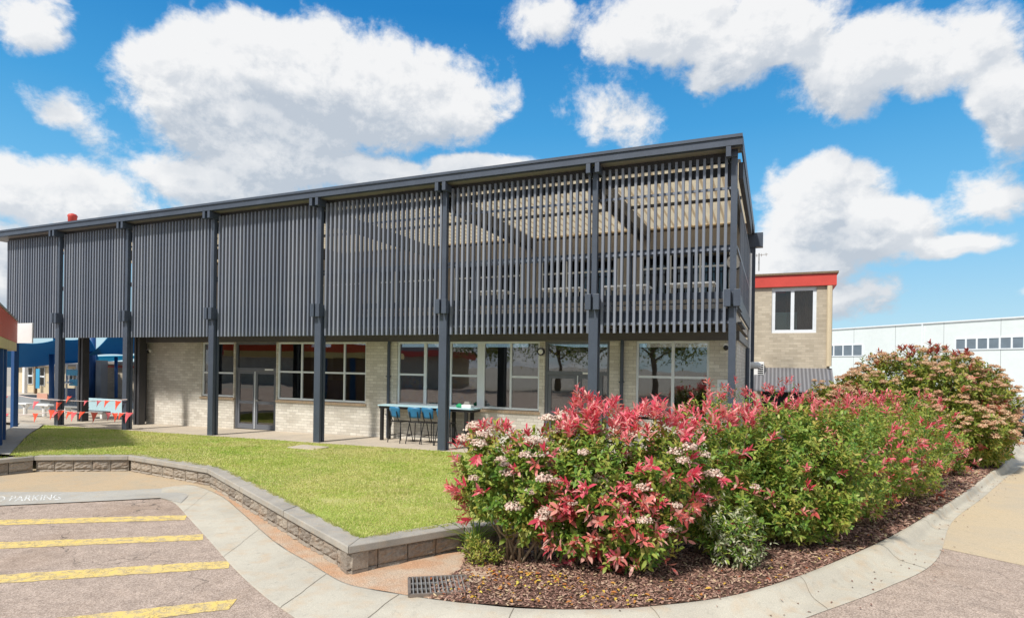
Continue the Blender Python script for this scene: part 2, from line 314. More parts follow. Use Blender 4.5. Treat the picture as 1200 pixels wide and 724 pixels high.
def sheet(name, pts, mat, zf, kind='structure', grid=None):
    """filled outline; zf = height or function(x,y)"""
    zf_ = zf if callable(zf) else (lambda x, y: zf)
    bm = bmesh.new(); vs = [bm.verts.new((p[0], p[1], 0)) for p in pts]; f = bm.faces.new(vs); f.normal_update()
    bmesh.ops.triangulate(bm, faces=[f])
    if grid:
        x0, x1 = min(p[0] for p in pts), max(p[0] for p in pts); y0, y1 = min(p[1] for p in pts), max(p[1] for p in pts)
        x = math.ceil(x0 / grid) * grid
        while x < x1: bmesh.ops.bisect_plane(bm, geom=bm.verts[:] + bm.edges[:] + bm.faces[:], plane_co=(x, 0, 0), plane_no=(1, 0, 0)); x += grid
        y = math.ceil(y0 / grid) * grid
        while y < y1: bmesh.ops.bisect_plane(bm, geom=bm.verts[:] + bm.edges[:] + bm.faces[:], plane_co=(0, y, 0), plane_no=(0, 1, 0)); y += grid
    for v in bm.verts: v.co.z = zf_(v.co.x, v.co.y)
    bmesh.ops.recalc_face_normals(bm, faces=bm.faces)
    if sum(f.normal.z for f in bm.faces) < 0: bmesh.ops.reverse_faces(bm, faces=bm.faces)
    me = bpy.data.meshes.new(name); bm.to_mesh(me); bm.free(); me.materials.append(mat)
    o = link(name, me)
    if kind: o['kind'] = kind
    return o
def nmesh(name, V, pat, tot, nv, mats, parent=None, kind=None, mi=None):
    """mass of equal little faces from numpy; pat = loop pattern, tot = sizes of the faces in it, nv = verts each"""
    V = V.reshape(-1, 3); n = len(V) // nv; org = WL[parent.name] if parent is not None else Vector((0, 0, 0))
    V = V - np.array(org)
    L = (np.array(pat)[None, :] + (np.arange(n) * nv)[:, None]).ravel(); T = np.tile(np.array(tot), n)
    me = bpy.data.meshes.new(name); me.vertices.add(len(V)); me.vertices.foreach_set('co', V.astype(np.float32).ravel())
    me.loops.add(len(L)); me.loops.foreach_set('vertex_index', L.astype(np.int32))
    me.polygons.add(len(T)); st = np.concatenate([[0], np.cumsum(T)[:-1]]); me.polygons.foreach_set('loop_start', st.astype(np.int32)); me.polygons.foreach_set('loop_total', T.astype(np.int32))
    for m in (mats if isinstance(mats, (list, tuple)) else [mats]): me.materials.append(m)
    me.update(calc_edges=True); me.validate()
    o = link(name, me, parent)
    if kind: o['kind'] = kind
    return o
LEAF_PAT = [0, 1, 4, 3, 1, 2, 4, 0, 5, 6, 1, 1, 6, 2]; LEAF_TOT = [4, 3, 4, 3]
def unit(a): return a / np.maximum(np.linalg.norm(a, axis=-1, keepdims=True), 1e-9)
def leaves(P, A, N, L, W, fold=.25, droop=.18):
    A = unit(A); S = unit(np.cross(A, N)); N = np.cross(S, A); L = L[:, None]; W = W[:, None]
    b = P; m = P + A * L * .55 + N * L * .04; t = P + A * L - N * L * droop
    l1 = P + A * L * .28 + S * W * .42 + N * W * fold; l2 = P + A * L * .68 + S * W * .42 + N * (W * fold - L * droop * .3)
    r1 = P + A * L * .28 - S * W * .42 + N * W * fold; r2 = P + A * L * .68 - S * W * .42 + N * (W * fold - L * droop * .3)
    return np.stack([b, m, t, l1, l2, r1, r2], 1)
def rnd(n, s=1.): return RNG.normal(0, s, (n, 3))

# ------------------------------------------------------------------ world: sky with clouds, sun
SUN_AZ, SUN_EL = R(-160), R(51)              # azimuth clockwise from +Y
sd = Vector((math.sin(SUN_AZ) * math.cos(SUN_EL), math.cos(SUN_AZ) * math.cos(SUN_EL), math.sin(SUN_EL)))
sl = bpy.data.lights.new('sun', 'SUN'); sl.energy = 2.6; sl.angle = R(4); sl.color = (1, .95, .87)
so = bpy.data.objects.new('sun', sl); COL.objects.link(so); so.rotation_euler = sd.to_track_quat('Z', 'Y').to_euler(); so.location = (0, 0, 30)
wd = bpy.data.worlds.new('World'); SC.world = wd; wd.use_nodes = True
SKYG = {}
def build_world():
    # density group: direction -> cloud density
    g = bpy.data.node_groups.new('cloud_density', 'ShaderNodeTree')
    g.interface.new_socket('Vec', in_out='INPUT', socket_type='NodeSocketVector'); g.interface.new_socket('Density', in_out='OUTPUT', socket_type='NodeSocketFloat')
    gi = g.nodes.new('NodeGroupInput'); go = g.nodes.new('NodeGroupOutput')
    def mth(t, op, a, b=None, c=None, clamp=False):
        nd = t.nodes.new('ShaderNodeMath'); nd.operation = op; nd.use_clamp = clamp
        for k, v in enumerate((a, b, c)):
            if v is None: continue
            if hasattr(v, 'is_output'): t.links.new(v, nd.inputs[k])
            else: nd.inputs[k].default_value = v
        return nd.outputs[0]
    vec = gi.outputs[0]
    def nz(scale, detail, rough, z=0., dist=0):
        ad = g.nodes.new('ShaderNodeVectorMath'); ad.operation = 'MULTIPLY_ADD'; g.links.new(vec, ad.inputs[0]); ad.inputs[1].default_value = (1, 1.25, 1); ad.inputs[2].default_value = (0, 0, z)
        nd = g.nodes.new('ShaderNodeTexNoise'); g.links.new(ad.outputs[0], nd.inputs['Vector']); nd.inputs['Scale'].default_value = scale
        nd.inputs['Detail'].default_value = detail; nd.inputs['Roughness'].default_value = rough; nd.inputs['Distortion'].default_value = dist; return nd
    n1 = nz(4.5, 12, .60, 3.1, .15); n2 = nz(15, 10, .66, 7.7, .2)
    # big-scale warp of the blob coordinates so that outlines are not ellipses
    wn = nz(6, 4, .55, 1.3); wv = g.nodes.new('ShaderNodeVectorMath'); wv.operation = 'MULTIPLY_ADD'; g.links.new(wn.outputs[1], wv.inputs[0]); wv.inputs[1].default_value = (.11, .09, 0); 
    off = g.nodes.new('ShaderNodeVectorMath'); off.operation = 'ADD'; g.links.new(vec, off.inputs[0]); off.inputs[1].default_value = (-.055, -.045, 0); g.links.new(off.outputs[0], wv.inputs[2])
    p = wv.outputs[0]
    best = None
    blobs = CLOUDS
    for (x, y, rx, ry, *am) in blobs:
        am = am[0] if am else 1.
        r = ray(x, y); az = math.atan2(r.x, r.y); el = math.atan2(r.z, math.hypot(r.x, r.y))
        r1 = ray(x + rx, y); rax = abs(math.atan2(r1.x, r1.y) - az); r2 = ray(x, y - ry); rel = abs(math.atan2(r2.z, math.hypot(r2.x, r2.y)) - el)
        s_ = g.nodes.new('ShaderNodeVectorMath'); s_.operation = 'MULTIPLY_ADD'; g.links.new(p, s_.inputs[0]); s_.inputs[1].default_value = (1 / rax, 1 / rel, 0); s_.inputs[2].default_value = (-az / rax, -el / rel, 0)
        ln = g.nodes.new('ShaderNodeVectorMath'); ln.operation = 'LENGTH'; g.links.new(s_.outputs[0], ln.inputs[0])
        d = mth(g, 'MULTIPLY_ADD', ln.outputs[1], -am, am); best = d if best is None else mth(g, 'SMOOTH_MAX', best, d, .25)
    # unseen cloud cover behind the camera, raised to brighten the fill light
    sp = g.nodes.new('ShaderNodeSeparateXYZ'); g.links.new(vec, sp.inputs[0])
    away = mth(g, 'MULTIPLY_ADD', mth(g, 'ABSOLUTE', mth(g, 'ADD', sp.outputs[0], .4)), 1.6, -1.75)
    far = mth(g, 'ADD', mth(g, 'MINIMUM', away, .05), mth(g, 'MULTIPLY_ADD', nz(2.2, 3, .5, 5.).outputs[0], 2.2, -.80))
    best = mth(g, 'MAXIMUM', best, far)
    best = mth(g, 'MINIMUM', best, .6)
    nsum = mth(g, 'ADD', mth(g, 'MULTIPLY_ADD', n1.outputs[0], 2.6, -1.3), mth(g, 'MULTIPLY_ADD', n2.outputs[0], 1.5, -.75))
    g.links.new(mth(g, 'ADD', mth(g, 'MULTIPLY', best, 1.5), nsum), go.inputs[0])
    t = wd.node_tree; t.nodes.clear(); L = t.links
    out = t.nodes.new('ShaderNodeOutputWorld'); bg = t.nodes.new('ShaderNodeBackground'); L.new(bg.outputs[0], out.inputs[0])
    sky = t.nodes.new('ShaderNodeTexSky'); sky.sky_type = 'NISHITA'; sky.sun_disc = False; sky.sun_elevation = SUN_EL; sky.sun_rotation = SUN_AZ
    sky.air_density = 1.0; sky.dust_density = .4; sky.ozone_density = 2.2; sky.altitude = 100
    hs = t.nodes.new('ShaderNodeHueSaturation'); hs.inputs['Saturation'].default_value = SKY_SAT; hs.inputs['Value'].default_value = SKY_VAL; L.new(sky.outputs[0], hs.inputs['Color'])
    co = t.nodes.new('ShaderNodeTexCoord'); sx = t.nodes.new('ShaderNodeSeparateXYZ'); L.new(co.outputs['Generated'], sx.inputs[0])
    az = mth(t, 'ARCTAN2', sx.outputs[0], sx.outputs[1]); el = mth(t, 'ARCSINE', sx.outputs[2])
    cv = t.nodes.new('ShaderNodeCombineXYZ'); L.new(az, cv.inputs[0]); L.new(el, cv.inputs[1])
    def dens(dx, dy):
        ad = t.nodes.new('ShaderNodeVectorMath'); ad.operation = 'ADD'; L.new(cv.outputs[0], ad.inputs[0]); ad.inputs[1].default_value = (dx, dy, 0)
        gr = t.nodes.new('ShaderNodeGroup'); gr.node_tree = g; L.new(ad.outputs[0], gr.inputs[0]); return gr.outputs[0]
    d0 = dens(0, 0); d1 = dens(-.015, .03); d2 = dens(-.02, .085); d3 = dens(-.006, .012)
    def ss(v, a, b):
        nd = t.nodes.new('ShaderNodeMapRange'); nd.interpolation_type = 'SMOOTHSTEP'; L.new(v, nd.inputs[0]); nd.inputs[1].default_value = a; nd.inputs[2].default_value = b; return nd.outputs[0]
    alpha = ss(d0, -.05, .52)
    shade = mth(t, 'ADD', mth(t, 'MULTIPLY', ss(d2, .1, 1.2), .55), mth(t, 'ADD', mth(t, 'MULTIPLY', ss(mth(t, 'SUBTRACT', d1, d0), -.25, .4), .38), mth(t, 'MULTIPLY', ss(mth(t, 'SUBTRACT', d3, d0), -.2, .28), .30)), clamp=True)
    cr = t.nodes.new('ShaderNodeValToRGB'); L.new(shade, cr.inputs[0]); e = cr.color_ramp.elements
    e[0].position = .05; e[0].color = (1.0, 1.0, 1.0, 1); e[1].position = 1.; e[1].color = (.58, .64, .72, 1)
    cs = t.nodes.new('ShaderNodeVectorMath'); cs.operation = 'SCALE'; L.new(cr.outputs[0], cs.inputs[0]); cs.inputs['Scale'].default_value = CLOUD_B
    gr_ = t.nodes.new('ShaderNodeValToRGB'); L.new(mth(t, 'MAXIMUM', sx.outputs[2], 0.), gr_.inputs[0]); e = gr_.color_ramp.elements
    stops = [(0, '#b9d8e6'), (.10, '#9dcbe4'), (.22, '#6db9e6'), (.36, '#419cd7'), (.50, '#1f7fc4'), (1., '#1263a6')]
    while len(e) < len(stops): e.new(.5)
    for el_, (p_, c_) in zip(e, stops): el_.position = p_; el_.color = srgb(c_)
    gs = t.nodes.new('ShaderNodeVectorMath'); gs.operation = 'SCALE'; L.new(gr_.outputs[0], gs.inputs[0]); gs.inputs['Scale'].default_value = SKY_B
    gm = t.nodes.new('ShaderNodeMix'); gm.data_type = 'RGBA'; gm.inputs[0].default_value = .88; L.new(hs.outputs[0], gm.inputs[6]); L.new(gs.outputs[0], gm.inputs[7])
    mx = t.nodes.new('ShaderNodeMix'); mx.data_type = 'RGBA'; L.new(mth(t, 'MULTIPLY', alpha, .97), mx.inputs[0]); L.new(gm.outputs[2], mx.inputs[6]); L.new(cs.outputs[0], mx.inputs[7])
    L.new(mx.outputs[2], bg.inputs[0]); bg.inputs[1].default_value = .1
CLOUDS = [(20, 18, 62, 38, .7), (78, 135, 60, 40, .6), (225, 85, 85, 75), (330, 75, 120, 70), (320, 150, 150, 65), (440, 120, 120, 75), (520, 105, 85, 62),
          (330, 195, 120, 45), (70, 232, 150, 48), (250, 215, 120, 40), (440, 205, 130, 32), (560, 195, 80, 20), (-20, 310, 60, 80),
          (790, 25, 130, 52), (900, 40, 130, 60), (1010, 70, 130, 62), (1120, 60, 110, 62), (1180, 110, 60, 80), (850, 82, 52, 28), (635, 28, 50, 34, .5),
          (945, 250, 95, 68), (1030, 268, 105, 45), (1120, 282, 70, 24), (930, 310, 80, 40), (1165, 228, 46, 34, .45), (700, 150, 60, 40, .36), (1205, 350, 30, 16, .5), (1000, 352, 70, 22, .4)]
SKY_SAT, SKY_VAL, CLOUD_B, SKY_B = 1.2, .95, 5.35, 6.3
build_world()
SC.view_settings.view_transform = 'Standard'; SC.view_settings.look = 'None'; SC.view_settings.gamma = 1; SC.view_settings.exposure = .80
SC.view_settings.use_curve_mapping = False
SC.cycles.max_bounces = 8; SC.cycles.transparent_max_bounces = 16

# ================================================================== SETTING
def fz(x, y=0): return .36 + .0115 * max(x, -30)          # level of the building's paving
def lawnz(x, y):
    t = min(1, max(0, (12.8 - y) / 3.8)); t = t * t * (3 - 2 * t)
    b = fz(x); return b + (.335 - b) * t - .004
sheet('ground', [(-700, -700), (700, -700), (700, 700), (-700, 700)], M['ground'], -.03)
sheet('car_park', [(-45, -25), (30, -25), (30, 9.3), (6, 9.3), (1.9, 9.8), (-1.5, 8.5), (-45, 8.5)], M['asphalt'], 0)
# wall polyline (outer face of the cap at z=.34)
WALL = [XY(-160, 552, .34), XY(40, 534.5, .34), XY(150, 534, .34), XY(243, 549, .34), XY(408, 640, .34), XY(545, 617, .34), (-2.9, 7.3)]
strip_f = [XY(-400, 640), XY(0, 593), XY(100, 588.5), XY(188, 584), XY(212, 590)]
strip_b = [XY(-400, 612), XY(0, 577), XY(100, 577), XY(190, 573), XY(230, 572)]
sheet('footpath', strip_b[:4] + [XY(232, 572), XY(262, 582), XY(243, 566), XY(150, 548), XY(40, 548), XY(-300, 580)], M['path'], .010)
sheet('concrete_strip', strip_f + strip_b[::-1], M['strip'], .016)

# kerb and gutter: one swept band
inner = [XY(188, 584), XY(205, 590), XY(222, 608), XY(243, 631), XY(275, 667), XY(310, 699), XY(345, 724), (-3.7, 4.18), (-3.3, 4.05), (-2.9, 3.98), (-2.5, 3.99), (-1.8, 4.2), (-1.15, 4.66), (-.6, 5.2), (.0, 5.93), (.36, 6.47), (1.15, 7.66), (1.9, 9.05), (2.62, 11.5), (3.62, 13.9), (4.9, 17.05), (5.45, 18.3), (6.7, 21.5), (9.0, 28.4)]
OPX = [(190, 571, .02), (225, 568, .02), (258, 580, .02), (280, 597, .02), (322, 634, .02), (365, 660, .022), (401, 681, .026), (438, 690, .04), (480, 696.5, .06), (520, 702, .085), (560, 706, .105), (620, 711, .122), (700, 712, .13), (760, 709, .13), (850, 698, .13), (920, 679, .13), (980, 656, .13), (1040, 629, .13), (1090, 601, .13), (1130, 576, .13), (1160, 553, .13), (1172, 546, .13)]
outer = [XY(*q) for q in OPX] + [(6.3, 21.6), (8.6, 28.5)]
OZ = [q[2] for q in OPX] + [.13, .13]
def catmull(pts, n=8):
    pts = [Vector((p[0], p[1])) for p in pts]; out = []
    for i in range(len(pts) - 1):
        p0, p1, p2, p3 = pts[max(i - 1, 0)], pts[i], pts[i + 1], pts[min(i + 2, len(pts) - 1)]
        for k in range(n):
            t = k / n; out.append(.5 * ((2 * p1) + (p2 - p0) * t + (2 * p0 - 5 * p1 + 4 * p2 - p3) * t * t + (3 * p1 - p0 - 3 * p2 + p3) * t ** 3))
    return out + [pts[-1]]
IN, OUT = catmull(inner), catmull(outer)
b = MB(); prof = [(0, .006), (.04, .012), (.42, .0075), (.52, .015), (.62, .045), (.74, .105), (.84, .125), (.97, .13), (1.0, .115), (1.0, -.03)]
nP = len(prof); P = []; F = []
acc = 0
for i, (a, o) in enumerate(zip(IN, OUT)):
    k_ = min(i / 8, len(OZ) - 1.001); ramp_ = max(0, (OZ[int(k_)] * (1 - k_ % 1) + OZ[min(int(k_) + 1, len(OZ) - 1)] * (k_ % 1) - .0175) / .1125)   # flush at the left, a rolled kerb further on
    for t, z in prof:
        q = a.lerp(o, t); P.append((q.x, q.y, z if t < .45 or z < 0 else .0075 + (z - .0075) * ramp_ + .010 * (1 - ramp_)))
for i in range(len(IN) - 1):
    for j in range(nP - 1): F.append((i * nP + j, (i + 1) * nP + j, (i + 1) * nP + j + 1, i * nP + j + 1))
b.poly(P, F); kerb = b.build('kerb', M['concrete'], kind='structure', smooth=True)
# joints sawn across the kerb
jb = MB()
for i in (13, 29, 44, 62, 86, 104, 122, 134, 142, 148, 154, 160):
    if i >= len(IN) - 1: continue
    a, o = IN[i], OUT[i]; d = (IN[i + 1] - IN[i]).normalized() * .004; k_ = min(i / 8, len(OZ) - 1.001); ramp_ = max(0, (OZ[int(k_)] * (1 - k_ % 1) + OZ[min(int(k_) + 1, len(OZ) - 1)] * (k_ % 1) - .0175) / .1125); pp = []
    for t, z in prof[:-2]:
        q = a.lerp(o, t); zz = z if t < .45 else .0075 + (z - .0075) * ramp_ + .010 * (1 - ramp_)
        pp.append(((q - d).x, (q - d).y, zz + .004)); pp.append(((q + d).x, (q + d).y, zz + .004))
    jb.poly(pp, [(2 * k, 2 * k + 1, 2 * k + 3, 2 * k + 2) for k in range(len(prof) - 3)])
jb.build('kerb_joints', M['joint'], kind='structure')
drv = [tuple(p) for p in IN[136:]] ; drv = [(2.12, 9.75)] + [p for p in drv if p[1] > 9.8]
sheet('driveway', drv + [(30, 27.5), (30, 9.3), (6, 9.3 - .55)] + [(2.9, 9.30)], M['drive'], .0035)
sheet('road', [(8.0, 27.4), (30, 27.4), (60, 60), (22, 60)], M['drive'], .002)

# soil strip at the wall foot and the planting bed
soil_out = [XY(243, 563), XY(320, 606), XY(405, 668), XY(430, 666), XY(480, 662), XY(560, 648)]
soil_in = [tuple(OUT[k]) for k in range(14, 72, 3)]
def kz(x): return .014 + .1 * min(1, max(0, (x + 4.2) / 2.2))
def bedz(x, y):
    return kz(x) + .012 * math.sin(3.1 * x + 1.7 * y) * math.sin(2.3 * y - x)
sheet('soil', soil_in + [(-2.75, 6.1), XY(560, 648), XY(480, 657), XY(425, 662), XY(400, 658), XY(320, 600), XY(262, 568)], M['soil'],
      lambda x, y: kz(x) + .006 * math.sin(9 * x) * math.sin(7 * y + 1) + .004, grid=.2)
bed_front = [tuple(OUT[k]) for k in range(68, len(OUT) - 6, 2)]
bed_back = [(7.2, 28), (4.2, 26), (1.2, 22), (.4, 17), (-.6, 13.2), (-2.2, 11.2), (-3.3, 8.5), (-3.5, 6.75), (-3.2, 6.0), (-3.25, 5.5)]
bed = sheet('garden_bed', bed_front + bed_back, M['bed'], lambda x, y: bedz(x, y) + .004, grid=.35)
# paving by the building, lawn
sheet('paving', [(-60, 12.8), (-1.5, 12.8), (-.4, 14.2), (-.4, 22), (-.4, 60), (-60, 60)], M['paving'], lambda x, y: fz(x) - .001, grid=6)
CI = [XY(-160, 549, .34), XY(50, 533, .34), XY(155, 532.6, .34), XY(258, 548, .34), XY(423, 630, .34), XY(545, 613, .34)]
EDGE_L = [XY(11, 533, .33), XY(19.5, 506, .2)]
sheet('lawn', [EDGE_L[0]] + CI[1:] + [(-2.9, 7.5), (-2.2, 11.2), (-1.6, 12.8), (-23.2, 12.8)], M['turf'], lawnz, grid=.8)
b = MB()
for (p, q) in ((XY(-60, 585, .3), EDGE_L[0]),): pass
sheet('edging_path', [EDGE_L[0], (-23.3, 12.8), (-24.6, 12.8), XY(-8, 514, .3), XY(-80, 540, .3), XY(-10, 533, .3)], M['strip'], lambda x, y: lawnz(x, y) + .012, grid=.8)

# grass blades (mass)
def in_poly(px, py, poly):
    ins = np.zeros(len(px), bool); j = len(poly) - 1
    for i in range(len(poly)):
        xi, yi = poly[i]; xj, yj = poly[j]
        c = ((yi > py) != (yj > py)) & (px < (xj - xi) * (py - yi) / (yj - yi + 1e-12) + xi); ins ^= c; j = i
    return ins
def grass():
    poly = [EDGE_L[0]] + CI[1:] + [(-2.9, 7.4), (-2.2, 11.2), (-1.7, 12.8), (-23.2, 12.8)]
    n = 520000; x = RNG.uniform(-23.5, -1.5, n); y = RNG.uniform(5.6, 12.85, n)
    d = np.hypot(x, y); keep = in_poly(x, y, poly) & (RNG.random(n) < np.clip((9.5 / d) ** 1.3, .25, 1)); x, y = x[keep], y[keep]; n = len(x); d = d[keep]
    z = np.array([lawnz(a, b) for a, b in zip(x, y)])
    patch = np.sin(x * 1.1 + 2 * np.sin(y * .7)) * np.sin(y * 1.3 + 1.3 * np.sin(x * .5))
    tuft = np.zeros(n)
    for cx, cy, r_ in zip(RNG.uniform(-20, -3, 240), RNG.uniform(6, 12.6, 240), RNG.uniform(.05, .22, 240)): tuft = np.maximum(tuft, np.clip(1.3 - np.hypot(x - cx, y - cy) / r_, 0, 1))
    bare = np.zeros(n)
    for cx, cy, r_ in zip(RNG.uniform(-18, -3, 60), RNG.uniform(6, 12.6, 60), RNG.uniform(.1, .4, 60)): bare = np.maximum(bare, np.clip(1.2 - np.hypot((x - cx) * .6, y - cy) / r_, 0, 1))
    kp = RNG.random(n) > bare * .8; x, y, z, d, tuft, patch = x[kp], y[kp], z[kp], d[kp], tuft[kp], patch[kp]; n = len(x)
    h = RNG.uniform(.016, .036, n) * (1 + .2 * patch + .9 * tuft); wdt = RNG.uniform(.004, .008, n) * np.clip(d / 8, 1, 2.2)
    lean = rnd(n, .55); lean[:, 2] = 1
    ex, ey, eo = [], [], []
    for p_, q_ in zip(CI[:-1], CI[1:]):
        p_, q_ = np.array(p_), np.array(q_); L_ = np.linalg.norm(q_ - p_); m = int(L_ * 900); dd = (q_ - p_) / L_; nn = np.array([dd[1], -dd[0]]); nn = nn if nn @ -p_ > 0 else -nn
        t_ = RNG.random(m); w_ = RNG.random(m); keep_ = (np.sin(t_ * L_ * 9) + np.sin(t_ * L_ * 23 + 1) + RNG.normal(0, .8, m)) > .1; t_ = t_[keep_]; m = len(t_)
        pp = p_ + (q_ - p_) * t_[:, None] - nn * RNG.uniform(-.015, .05, m)[:, None]; ex.append(pp[:, 0]); ey.append(pp[:, 1]); eo.append(np.tile(nn, (m, 1)))
    ex, ey, eo = np.concatenate(ex), np.concatenate(ey), np.concatenate(eo); m = len(ex); el_ = rnd(m, .45); el_[:, :2] += eo * .8; el_[:, 2] = .8
    x, y = np.concatenate([x, ex]), np.concatenate([y, ey]); z = np.concatenate([z, np.full(m, .33)]); h = np.concatenate([h, RNG.uniform(.03, .075, m)]); d = np.hypot(x, y); wdt = np.concatenate([wdt, RNG.uniform(.003, .006, m)]); lean = np.concatenate([lean, el_]); n = len(x)
    a = RNG.uniform(0, 6.28, n); lean = unit(lean)
    P0 = np.stack([x, y, z], 1); s = np.stack([np.cos(a), np.sin(a), 0 * a], 1) * wdt[:, None]
    V = np.stack([P0 - s, P0 + s, P0 + lean * h[:, None]], 1)
    o = nmesh('grass', V, [0, 1, 2], [3], 3, M['grass'], kind='stuff')
    tag(o, 'short green lawn grass with pale dry patches', 'grass')
grass()

# mulch chips (mass)
def chips(name, poly, n, smin, smax, mat, zf, label, cat, flat=.35):
    bx = [min(p[0] for p in poly), max(p[0] for p in poly), min(p[1] for p in poly), max(p[1] for p in poly)]
    x = RNG.uniform(bx[0], bx[1], n); y = RNG.uniform(bx[2], bx[3], n); d = np.hypot(x, y)
    keep = in_poly(x, y, poly) & (RNG.random(n) < np.clip((7. / d) ** 1.6, .1, 1)); x, y, d = x[keep], y[keep], d[keep]; n = len(x)
    z = np.array([zf(a, b) for a, b in zip(x, y)]) + RNG.uniform(.0, .022, n)
    a = RNG.uniform(0, 6.28, n); A = np.stack([np.cos(a), np.sin(a), RNG.normal(0, flat, n)], 1); A = unit(A)
    N = rnd(n, flat); N[:, 2] = 1; S = unit(np.cross(N, A)); N = np.cross(A, S)
    sc = np.clip(d / 7, 1, 2.2); L = (RNG.uniform(smin, smax, n) * sc)[:, None]; W = L * RNG.uniform(.2, .5, n)[:, None]; T = (.10 * L + .002)
    P = np.stack([x, y, z], 1); V = []
    for sl_, sw, st in ((-1, -1, 0), (1, -.7, 0), (1, .7, 0), (-1, 1, 0), (-1, -1, 1), (1, -.7, 1), (1, .7, 1), (-1, 1, 1)):
        V.append(P + A * L * sl_ / 2 + S * W * sw / 2 + N * T * st)
    o = nmesh(name, np.stack(V, 1), [4, 5, 6, 7, 0, 1, 5, 4, 1, 2, 6, 5, 2, 3, 7, 6, 3, 0, 4, 7], [4] * 5, 8, mat, kind='stuff')
    return tag(o, label, cat)
bedpoly = bed_front + bed_back
chips('bark_mulch', bedpoly, 330000, .018, .055, M['mulch'], lambda x, y: bedz(x, y) + .002, 'brown bark mulch covering the bed under the shrubs', 'mulch')
def litter():
    n = 360; pts = []
    k = RNG.integers(70, len(OUT) - 20, n); t = RNG.random(n) ** 2 * 1.5 - .45
    P = np.array([[OUT[a].x + (OUT[a].x - IN[a].x) * b, OUT[a].y + (OUT[a].y - IN[a].y) * b, 0] for a, b in zip(k, t)])
    P[:, 2] = [.16 if b > 0 else (.0 if b < -1 else .15) for b in t]
    ok = t > .02; P = P[ok]; n = len(P); P[:, 2] = [bedz(x, y) + .03 for x, y, _ in P]
    # yellow leaves dropped under the red shrub
    Q = np.stack([RNG.normal(-2.2, .45, 90), RNG.normal(5.95, .14, 90), np.zeros(90)], 1); Q[:, 2] = [bedz(x, y) + .03 for x, y, _ in Q]
    P = np.concatenate([P, Q]); n = len(P)
    a = RNG.uniform(0, 6.28, n); N = rnd(n, .3); N[:, 2] = 1
    V = leaves(P, np.stack([np.cos(a), np.sin(a), 0 * a], 1), N, RNG.uniform(.03, .07, n), RNG.uniform(.018, .035, n))
    tag(nmesh('leaf_litter', V, LEAF_PAT, LEAF_TOT, 7, M['leaf_litter'], kind='stuff'), 'yellow and rust fallen leaves scattered on the mulch', 'leaf litter')
    # dark bits on the kerb and driveway
    n = 150; k = RNG.integers(84, len(OUT) - 22, n); t = RNG.normal(.1, .45, n); P = []
    for a_, b_ in zip(k, t):
        q = IN[a_].lerp(OUT[a_], min(.95, b_)); z = .012
        for (t0, z0), (t1, z1) in zip(prof[:-2], prof[1:-1]):
            if t0 <= b_ <= t1: z = z0 + (z1 - z0) * (b_ - t0) / max(1e-6, t1 - t0)
        if b_ > .95: z = .132
        P.append((q.x, q.y, z + .008))
    P = np.array(P); a = RNG.uniform(0, 6.28, n); N = rnd(n, .2); N[:, 2] = 1
    V = leaves(P, np.stack([np.cos(a), np.sin(a), 0 * a], 1), N, RNG.uniform(.02, .05, n), RNG.uniform(.012, .025, n))
    tag(nmesh('bark_crumbs', V, LEAF_PAT, LEAF_TOT, 7, M['mulch'], kind='stuff'), 'dark crumbs of bark strewn along the pale kerb', 'bark crumbs')
litter()

# painted lines and lettering
LINES = [((-60, 610.6), (-60, 617), (219, 603.5), (217, 609)), ((-60, 637.5), (-60, 645.5), (238, 626), (238, 632.5)), ((-60, 677), (-60, 687.5), (270, 656.5), (268, 665.5)), ((-60, 738), (-60, 752), (278, 701.5), (268, 714))]
for q in LINES:
    a, b_, c, d = [Vector(XY(*p)) for p in q]; P = []; n = 40
    for i in range(n + 1):
        t = i / n; j0, j1 = random.uniform(-.012, .012), random.uniform(-.012, .012); e = (d - c).normalized()
        if i == n: j0 = j1 = 0
        p = a.lerp(c, t) - e * j0; r_ = b_.lerp(d, t) + e * j1; P += [(p.x, p.y, .004), (r_.x, r_.y, .004)]
    MB().poly(P, [(2 * i, 2 * i + 1, 2 * i + 3, 2 * i + 2) for i in range(n)]).build('road_marking', M['yellow'], kind='structure')
fc = bpy.data.curves.new('lettering', 'FONT'); fc.body = 'NO PARKING'; fc.size = 1; fc.align_x = 'RIGHT'
fo = bpy.data.objects.new('tmp', fc); COL.objects.link(fo); bpy.context.view_layer.update()
me = bpy.data.meshes.new_from_object(fo.evaluated_get(bpy.context.evaluated_depsgraph_get())); bpy.data.objects.remove(fo)
e0, e1, up = Vector(XY(24, 588.2)), Vector(XY(72, 586.5)), Vector(XY(73, 580))
ex = (e1 - e0).normalized(); ey = (up - e1); w0 = min(v.co.x for v in me.vertices); Wt = (e1 - e0).length / .535
for v in me.vertices:
    u = v.co.x / -w0 * Wt; q = e1 + ex * u + ey * (v.co.y / .72); v.co = (q.x, q.y, .021)
me.materials.append(M['white_worn']); o = link('lettering', me); o['kind'] = 'structure'; o.name = 'road_lettering'

